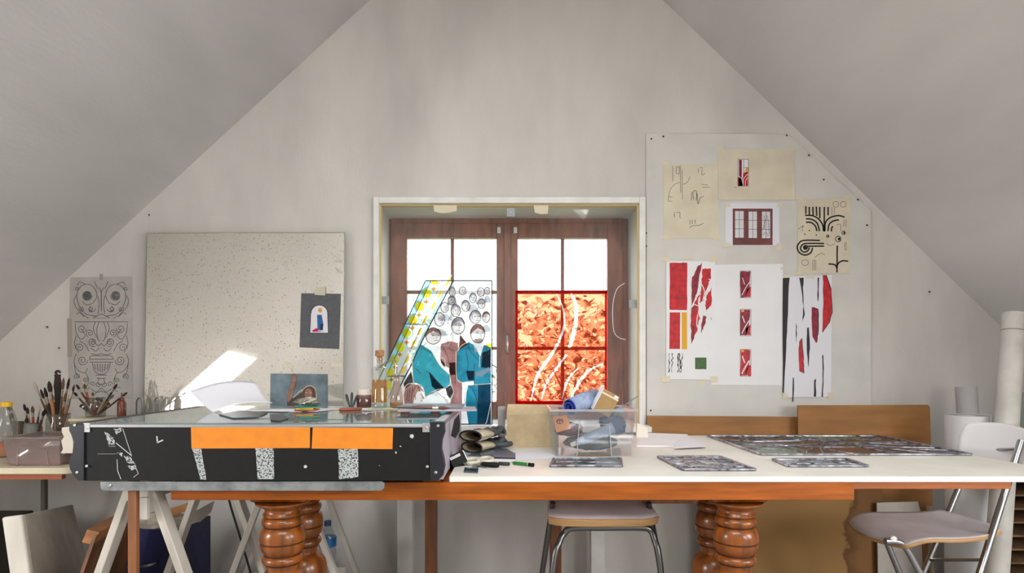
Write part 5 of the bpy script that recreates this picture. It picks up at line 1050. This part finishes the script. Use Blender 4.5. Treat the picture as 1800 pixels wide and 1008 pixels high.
tag(MB().tube([a, a+v*.3, a+v*.8, e], [.003, .0065, .006, .003], 10).build('brown_handle', M('brown_tool', (126, 86, 66), .5)), 'short brown tool handle lying on the metal palette', 'tool')
tag(MB().tube(smooth([px(838, 719, 2.28), px(848, 726, 2.3), px(860, 724, 2.34), px(864, 705, 2.40), px(866, 690, 2.45)], 5), .0014, 6).build('white_string', M('string', (214, 206, 200), .8)), 'pale string curving down from the lilac board', 'string') if False else None
tag(MB().prism([(807, 728), (809, 745), (808, 758), (801, 770), (793, 766), (796, 752), (799, 738)], plane(1.90), 0, .012).build('black_cloth', M('black_cloth', (30, 29, 31), .9)), 'black cloth flap hanging at the right end of the light table', 'cloth')

# ------------------------------------------------------------------ on the worktop
cardm = M('cardboard', (206, 184, 146), .8, var=.05, scale=40)
cb_ = thing('cardboard_box', 'plain tan cardboard box with raised flap beside the tote', 'box', (X(932, 2.36), 2.40, BT+.0005))
x0, x1 = X(890.5, 2.36), X(890.5, 2.36)+.205; zt = Z(729, 2.36)
for nm, a, b_ in (('front', (x0, 2.36, BT+.0005), (x1, 2.364, zt)), ('back', (x0, 2.476, BT+.0005), (x1, 2.48, zt)), ('side', (x0, 2.364, BT+.0005), (x0+.004, 2.476, zt)), ('side', (x1-.004, 2.364, BT+.0005), (x1, 2.476, zt)), ('bottom', (x0+.004, 2.364, BT+.0005), (x1-.004, 2.476, BT+.004))): MB().box(a, b_).build(nm, cardm, cb_)
slab([(x0, 2.362, zt), (x1, 2.362, zt), (x1, 2.385, zt+.036), (x0+.004, 2.385, zt+.038)], (0, .003, .001)).build('flap', cardm, cb_); slab([(x0+.001, 2.37, zt), (x0+.001, 2.46, zt), (x0-.008, 2.46, zt+.035), (x0-.006, 2.38, zt+.038)], (.003, 0, 0)).build('flap', M('cardboard_dark', (140, 100, 70), .8), cb_)
tag(MB().box((X(875, 2.44), 2.44, BT+.0005), (X(875, 2.44)+.030, 2.58, Z(719, 2.44))).build('foam_block', M('grey_foam', (176, 174, 176), .8)), 'upright grey foam block left of the cardboard box', 'block')
totem = G('tote_plastic', (240, 244, 246), .82, .03, .12, haze=(226, 230, 234))
tt = thing('plastic_tote', 'clear plastic tote filled with rags and tools on the worktop', 'tote', (X(1043, 2.126), 2.24, BT+.0006)); zr_ = Z(723, 2.126)
frustum((X(976, 2.126), X(1109, 2.126)), (2.128, 2.325), BT+.002, (X(970, 2.126), X(1116, 2.126)), (2.116, 2.34), zr_, totem, 'body', tt, .0025)
rimf(X(968, 2.126), X(1118, 2.126), 2.114, 2.342, zr_-.002, .012, .009, G('tote_rim', (240, 242, 244), .4, .08, haze=(226, 228, 232)), tt)
m = MB(); m.strip([(1014, 802), (1018, 746), (1071, 746), (1075, 802)], 1.6, plane(2.119), 0, .003); m.build('moulded_rib', G('tote_rib', (244, 246, 248), .25, .06, haze=(232, 234, 236)), tt)
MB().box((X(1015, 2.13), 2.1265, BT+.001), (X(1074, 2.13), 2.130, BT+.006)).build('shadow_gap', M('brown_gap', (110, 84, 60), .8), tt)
def cl(name, label, c, size, seed, col, rough=.3, cat='cloth'): return tag(MB().blob(c, size, seed, rough, 20, None).build(name, M('rag_%d' % seed, col, .9, var=.2, scale=25)), label, cat)
zc_ = BT
cl('grey_rag', 'dark grey-green rag at the bottom of the tote', (X(1040, 2.22), 2.24, zc_+.035), (.105, .058, .026), 31, (92, 104, 100), .15)
cl('blue_rag', 'slate-blue rag bulging at the right inside the tote', (X(1080, 2.2), 2.238, zc_+.100), (.050, .042, .036), 32, (88, 102, 130), .2)
cl('mauve_rag', 'dull mauve rag at the left inside the tote', (X(1000, 2.22), 2.235, zc_+.085), (.05, .05, .024), 33, (130, 92, 106), .2)
cl('pale_rag', 'pale grey rag at the tote rim right of the brown box', (X(1086, 2.25), 2.25, zc_+.150), (.032, .04, .016), 34, (182, 188, 200), .3)
gg = thing('glue_gun', 'pale blue tool with cream nozzle lying inside the tote', 'tool', (X(1035, 2.15), 2.165, zc_+.05)); a, e = px(1003, 783, 2.152), px(1078, 752, 2.158)
MB().bar(a, a+(e-a)*.14, .016, .014).build('nozzle', M('cream_nozzle', (222, 212, 190), .5), gg, bevel=.002); MB().tube([a+(e-a)*.14, a+(e-a)*.3, e], [.012, .017, .020], 12).build('body', M('pale_blue_plastic', (164, 178, 200), .5), gg)
oc = thing('orange_card', 'orange card with a dark red round face mark inside the tote', 'card', px(990, 760, 2.134)); pl = plane(2.136)
MB().prism([(972.5, 733), (996, 730), (1004, 754), (978, 761)], pl, 0, .0012).build('card', M('orange_paper', (240, 158, 96), .7), oc)
MB().prism(ell(984, 741, 6.5, 5, 16), pl, .0013, .0018).build('face_mark', M('dark_red_mark', (120, 44, 56), .7), oc)
for dx in (-2.4, 2.2): MB().prism(ell(984+dx, 742.5, 1.5, 1.5, 8), pl, .0019, .0022).build('eye_mark', M('mark_light', (232, 190, 160), .7), oc)
MB().prism(ell(984, 738, 4.6, 1.2, 10), pl, .0019, .0022).build('brow_mark', M('mark_mauve', (150, 84, 90), .7), oc)
dn = thing('denim_roll', 'rolled blue cloth sticking out of the tote', 'cloth roll', px(1018, 712, 2.22)); a, e = px(1001, 717, 2.18), px(1046, 699, 2.29); v = (e-a)
MB().tube([a, a+v*.5, e], [.031, .034, .032], 18, False).build('cloth', M('pale_denim', (150, 166, 196), .9, var=.15, scale=60), dn, solid=.003)
ax = v.normalized(); x = Vector((0, 0, 1)); x = (x-ax*x.dot(ax)).normalized(); y = ax.cross(x)
MB().tube([a+ax*.001+(x*math.cos(t)+y*math.sin(t))*(.030-.0020*t) for t in [i*.45 for i in range(28)]], .0038, 6).build('rolled_end', M('royal_blue', (44, 66, 168), .9), dn)
MB().tube([a+ax*.012, a+ax*.03], .027, 16).build('inner_fold', M('deep_blue', (24, 34, 92), .9), dn)
bx_ = thing('small_box', 'small brown card box with cream stripe tilted in the tote', 'box', px(1056, 722, 2.22)); R = Matrix.Rotation(math.radians(28), 4, 'Y') @ Matrix.Rotation(math.radians(14), 4, 'Z'); c = px(1064, 708, 2.22)
R3 = R.to_3x3(); MB().obox(c, (.072, .03, .086), R).build('body', M('kraft', (168, 136, 88), .8, var=.05, scale=30), bx_, bevel=.001)
MB().obox(c+R3 @ Vector((0, -.0155, .028)), (.072, .001, .006), R).build('stripe', M('cream_stripe', (226, 212, 184), .7), bx_); MB().obox(c+R3 @ Vector((.022, -.0156, .036)), (.016, .001, .008), R).build('label', paper, bx_); MB().obox(c+R3 @ Vector((-.0375, 0, 0)), (.002, .03, .086), R).build('open_edge', paper2, bx_)
tag(MB().tube([px(1076, 728, 2.24), px(1121, 697, 2.29)], .0022, 8).build('thin_rod', steel), 'thin grey rod poking out of the tote to the right', 'rod')
# papers to the right of the tote
zp = BT+.0006
def flatp(name, label, pts, h, mat, z, cat='paper'): return lay(name, label, cat, pts, h, mat, z)
flatp('paper_stack', 'stack of white paper sheets right of the tote', [(1119, 786), (1222, 787), (1208, 766), (1122, 763)], .006, paper, zp)
flatp('paper_sheet', 'loose folded white sheet at the end of the paper stack', [(1185, 789), (1241, 786), (1228, 776), (1190, 773)], .0012, paper2, zp+.0065)
tag(slab([px(1119, 772, 2.62), px(1140, 772, 2.62), px(1138, 752, 2.63), px(1120, 744, 2.63)], (0, .02, 0)).build('white_block', M('chipped_white', (232, 226, 212), .8)), 'chipped white plaster block behind the paper stack', 'block')
flatp('drawing_sheet', 'thin white sheet flat on the worktop before the cardboard box', [(860, 812), (985, 806), (960, 793), (880, 795)], .0006, paper2, zp)
# gloves
def etube(m, pts, rs, n=14, cap=True):
    P = [Vector(p) for p in pts]; vs = []; k = len(P)
    for i, p in enumerate(P):
        t = (P[min(i+1, k-1)]-P[max(i-1, 0)]).normalized(); s = t.cross(Vector((0, 0, 1))).normalized(); u = s.cross(t)
        for j in range(n): a = 6.28319*j/n; vs.append(p+s*math.cos(a)*rs[i][0]+u*math.sin(a)*rs[i][1])
    fs = [(i*n+j, i*n+(j+1) % n, (i+1)*n+(j+1) % n, (i+1)*n+j) for i in range(k-1) for j in range(n)]
    if cap: fs += [tuple((k-1)*n+j for j in range(n))]
    return m.add(vs, fs)
gcream = M('glove_cream', (196, 184, 158), .9, var=.1, scale=40); ggrey = M('glove_grey', (78, 82, 86), .8, var=.2, scale=30); gblk = M('glove_black', (28, 28, 28), .8)
def glove(label, a, e, zoff, side):
    t = thing('work_glove', label, 'glove', a); v = e-a; s = v.normalized().cross(Vector((0, 0, 1)))
    m = MB(); etube(m, [a, a+v*.15, a+v*.3, a+v*.42], [(.046, .019), (.044, .017), (.042, .015), (.044, .014)], 16, False); m.build('cuff', gcream, t, solid=.002)
    m = MB(); n = 18; m.tube([a+s*math.cos(6.283*i/n)*.046+Vector((0, 0, math.sin(6.283*i/n)*.019)) for i in range(n+1)], .0035, 6, False); m.build('cuff_binding', gblk, t)
    m = MB(); etube(m, [a+v*.40, a+v*.52, a+v*.66, a+v*.70], [(.042, .013), (.047, .017), (.044, .014), (.03, .008)], 16); m.build('palm', ggrey, t)
    for k, (o, l) in enumerate(((-.032, .90), (-.011, 1.0), (.011, .97), (.031, .88))):
        b0 = a+v*.62+s*o; m = MB(); etube(m, [b0, b0+v*(l-.62)*.5+Vector((0, 0, .006+.003*k)), b0+v*(l-.66), b0+v*(l-.62)], [(.011, .011), (.0115, .011), (.010, .010), (.004, .004)], 10); m.build('finger', ggrey, t)
    b0 = a+v*.45+s*.035*side; m = MB(); etube(m, [b0, b0+v*.14+s*.03*side, b0+v*.30+s*.032*side, b0+v*.33+s*.032*side], [(.012, .011), (.0125, .011), (.011, .010), (.004, .004)], 10); m.build('thumb', ggrey, t)
a = px(829, 789, 2.21); a.z = BT+.021; e = px(886, 780, 2.40); e.z = BT+.020; glove('lower work glove with grey palm beneath the other glove', a, e, 0, 1)
a = px(827, 776, 2.20); a.z = BT+.064; e = px(882, 768, 2.41); e.z = BT+.062; glove('upper work glove with black-bound cuff lying on the other glove', a, e, 0, -1)
# small tools at the left end of the worktop
bb_ = thing('black_device', 'small black boxy device with a silver label, tilted, by the light table', 'device', T(803, 828)); R = Matrix.Rotation(math.radians(-24), 4, 'Y') @ Matrix.Rotation(math.radians(20), 4, 'Z'); R3 = R.to_3x3(); c = px(803, 808, 1.93)
MB().obox(c, (.052, .04, .036), R).build('body', black, bb_, bevel=.002); MB().obox(c+R3 @ Vector((-.006, -.0205, .012)), (.036, .001, .009), R).build('label', M('silver_label', (186, 184, 180), .4), bb_); MB().obox(c+R3 @ Vector((.027, 0, .004)), (.002, .03, .03), R).build('metal_edge', chrome, bb_)
MB().obox(c+Vector((0, .01, -.032)), (.04, .03, .032), Matrix.Rotation(.3, 4, 'Z')).build('stand', black, bb_)
sx_ = thing('scissors', 'scissors with two cream ring handles', 'scissors', T(842, 815))
for x, y in ((830, 811), (855, 808.5)):
    c = onz(x, y, BT+.012); MB().tube([c+Vector((.021*math.cos(6.283*i/20), .03*math.sin(6.283*i/20), .002*math.sin(6.283*i/20))) for i in range(21)], .0062, 8, False).build('ring_handle', M('cream_plastic', (206, 202, 182), .5), sx_)
for x0_, y0_, x1_, y1_ in ((852, 815, 822, 826), (832, 815, 856, 822)): MB().bar(onz(x0_, y0_, BT+.007), onz(x1_, y1_, BT+.003), .010, .0025, (0, 0, 1)).build('blade', chrome, sx_)
flatc = thing('flat_case', 'flat white case with navy band behind the scissors', 'case', T(885, 812)); P = [onz(x, y, BT) for x, y in ((862, 813), (906, 814), (906, 805), (864, 804))]
MB().prism([(p.x, p.y) for p in P], flat(BT+.0014), 0, .010).build('body', M('case_grey', (206, 206, 202), .5), flatc, bevel=.001); MB().prism([(p.x, p.y) for p in P], flat(BT+.0114), .0001, .006).build('navy_band', M('navy_band', (44, 48, 76), .4), flatc, bevel=.001)
for nm, lab, p0, p1, r, mt_, cat in (('cutter', 'black-handled glass cutter lying at the worktop front', (846, 822), (877, 823.5), .0085, black, 'cutter'), ('craft_knife', 'short black craft knife beside the green marker', (876, 819), (896, 820), .006, M('dark_grip', (48, 50, 52), .5), 'knife')):
    t = thing(nm, lab, cat, onz((p0[0]+p1[0])/2, p0[1], BT)); a, e = onz(*p0, BT), onz(*p1, BT); a.z = e.z = BT+r+.001; v = e-a
    MB().tube([a, a+v*.1, a+v*.9, e], [r*.6, r, r, r*.7], 10).build('handle', mt_, t); MB().bar(a, a-v.normalized()*.025, r*.9, .002, (0, 0, 1)).build('blade', chrome, t)
gm = thing('green_marker', 'green felt marker with black cap on the worktop', 'marker', T(922, 820)); a, e = T(903, 817.5), T(938, 821.5); a.z = e.z = BT+.0062; v = e-a
MB().tube([a, a+v*.72], .0055, 12).build('barrel', M('marker_green', (34, 124, 52), .4), gm); MB().tube([a+v*.72, a+v*.75], .0057, 12).build('band', white, gm); MB().tube([a+v*.75, e], .006, 12).build('cap', black, gm); MB().tube([a-v*.1, a], [.0015, .0045], 8).build('tip', M('pink_tip', (206, 130, 130), .6), gm)
for k, (pts, lab) in enumerate((([(820, 803), (862, 804), (905, 799), (840, 792)], 'thin clear glass offcut in front of the gloves'), ([(848, 800), (905, 798), (890, 790), (845, 789)], 'pale glass offcut nearer the cardboard box'))): flatp('glass_offcut', lab, pts, .002, G('bluish_glass', (206, 220, 232), .5, .2, .05, haze=(186, 196, 210)), zp+.002*k+.0005*k, 'glass')
flatp('blue_glass', 'small slate-blue glass rectangle at the worktop front edge', [(815, 831.5), (840, 832.5), (841, 825), (817, 824)], .004, G('slate_glass', (110, 136, 160), .4, .2, .05, haze=(88, 110, 132)), zp, 'glass')
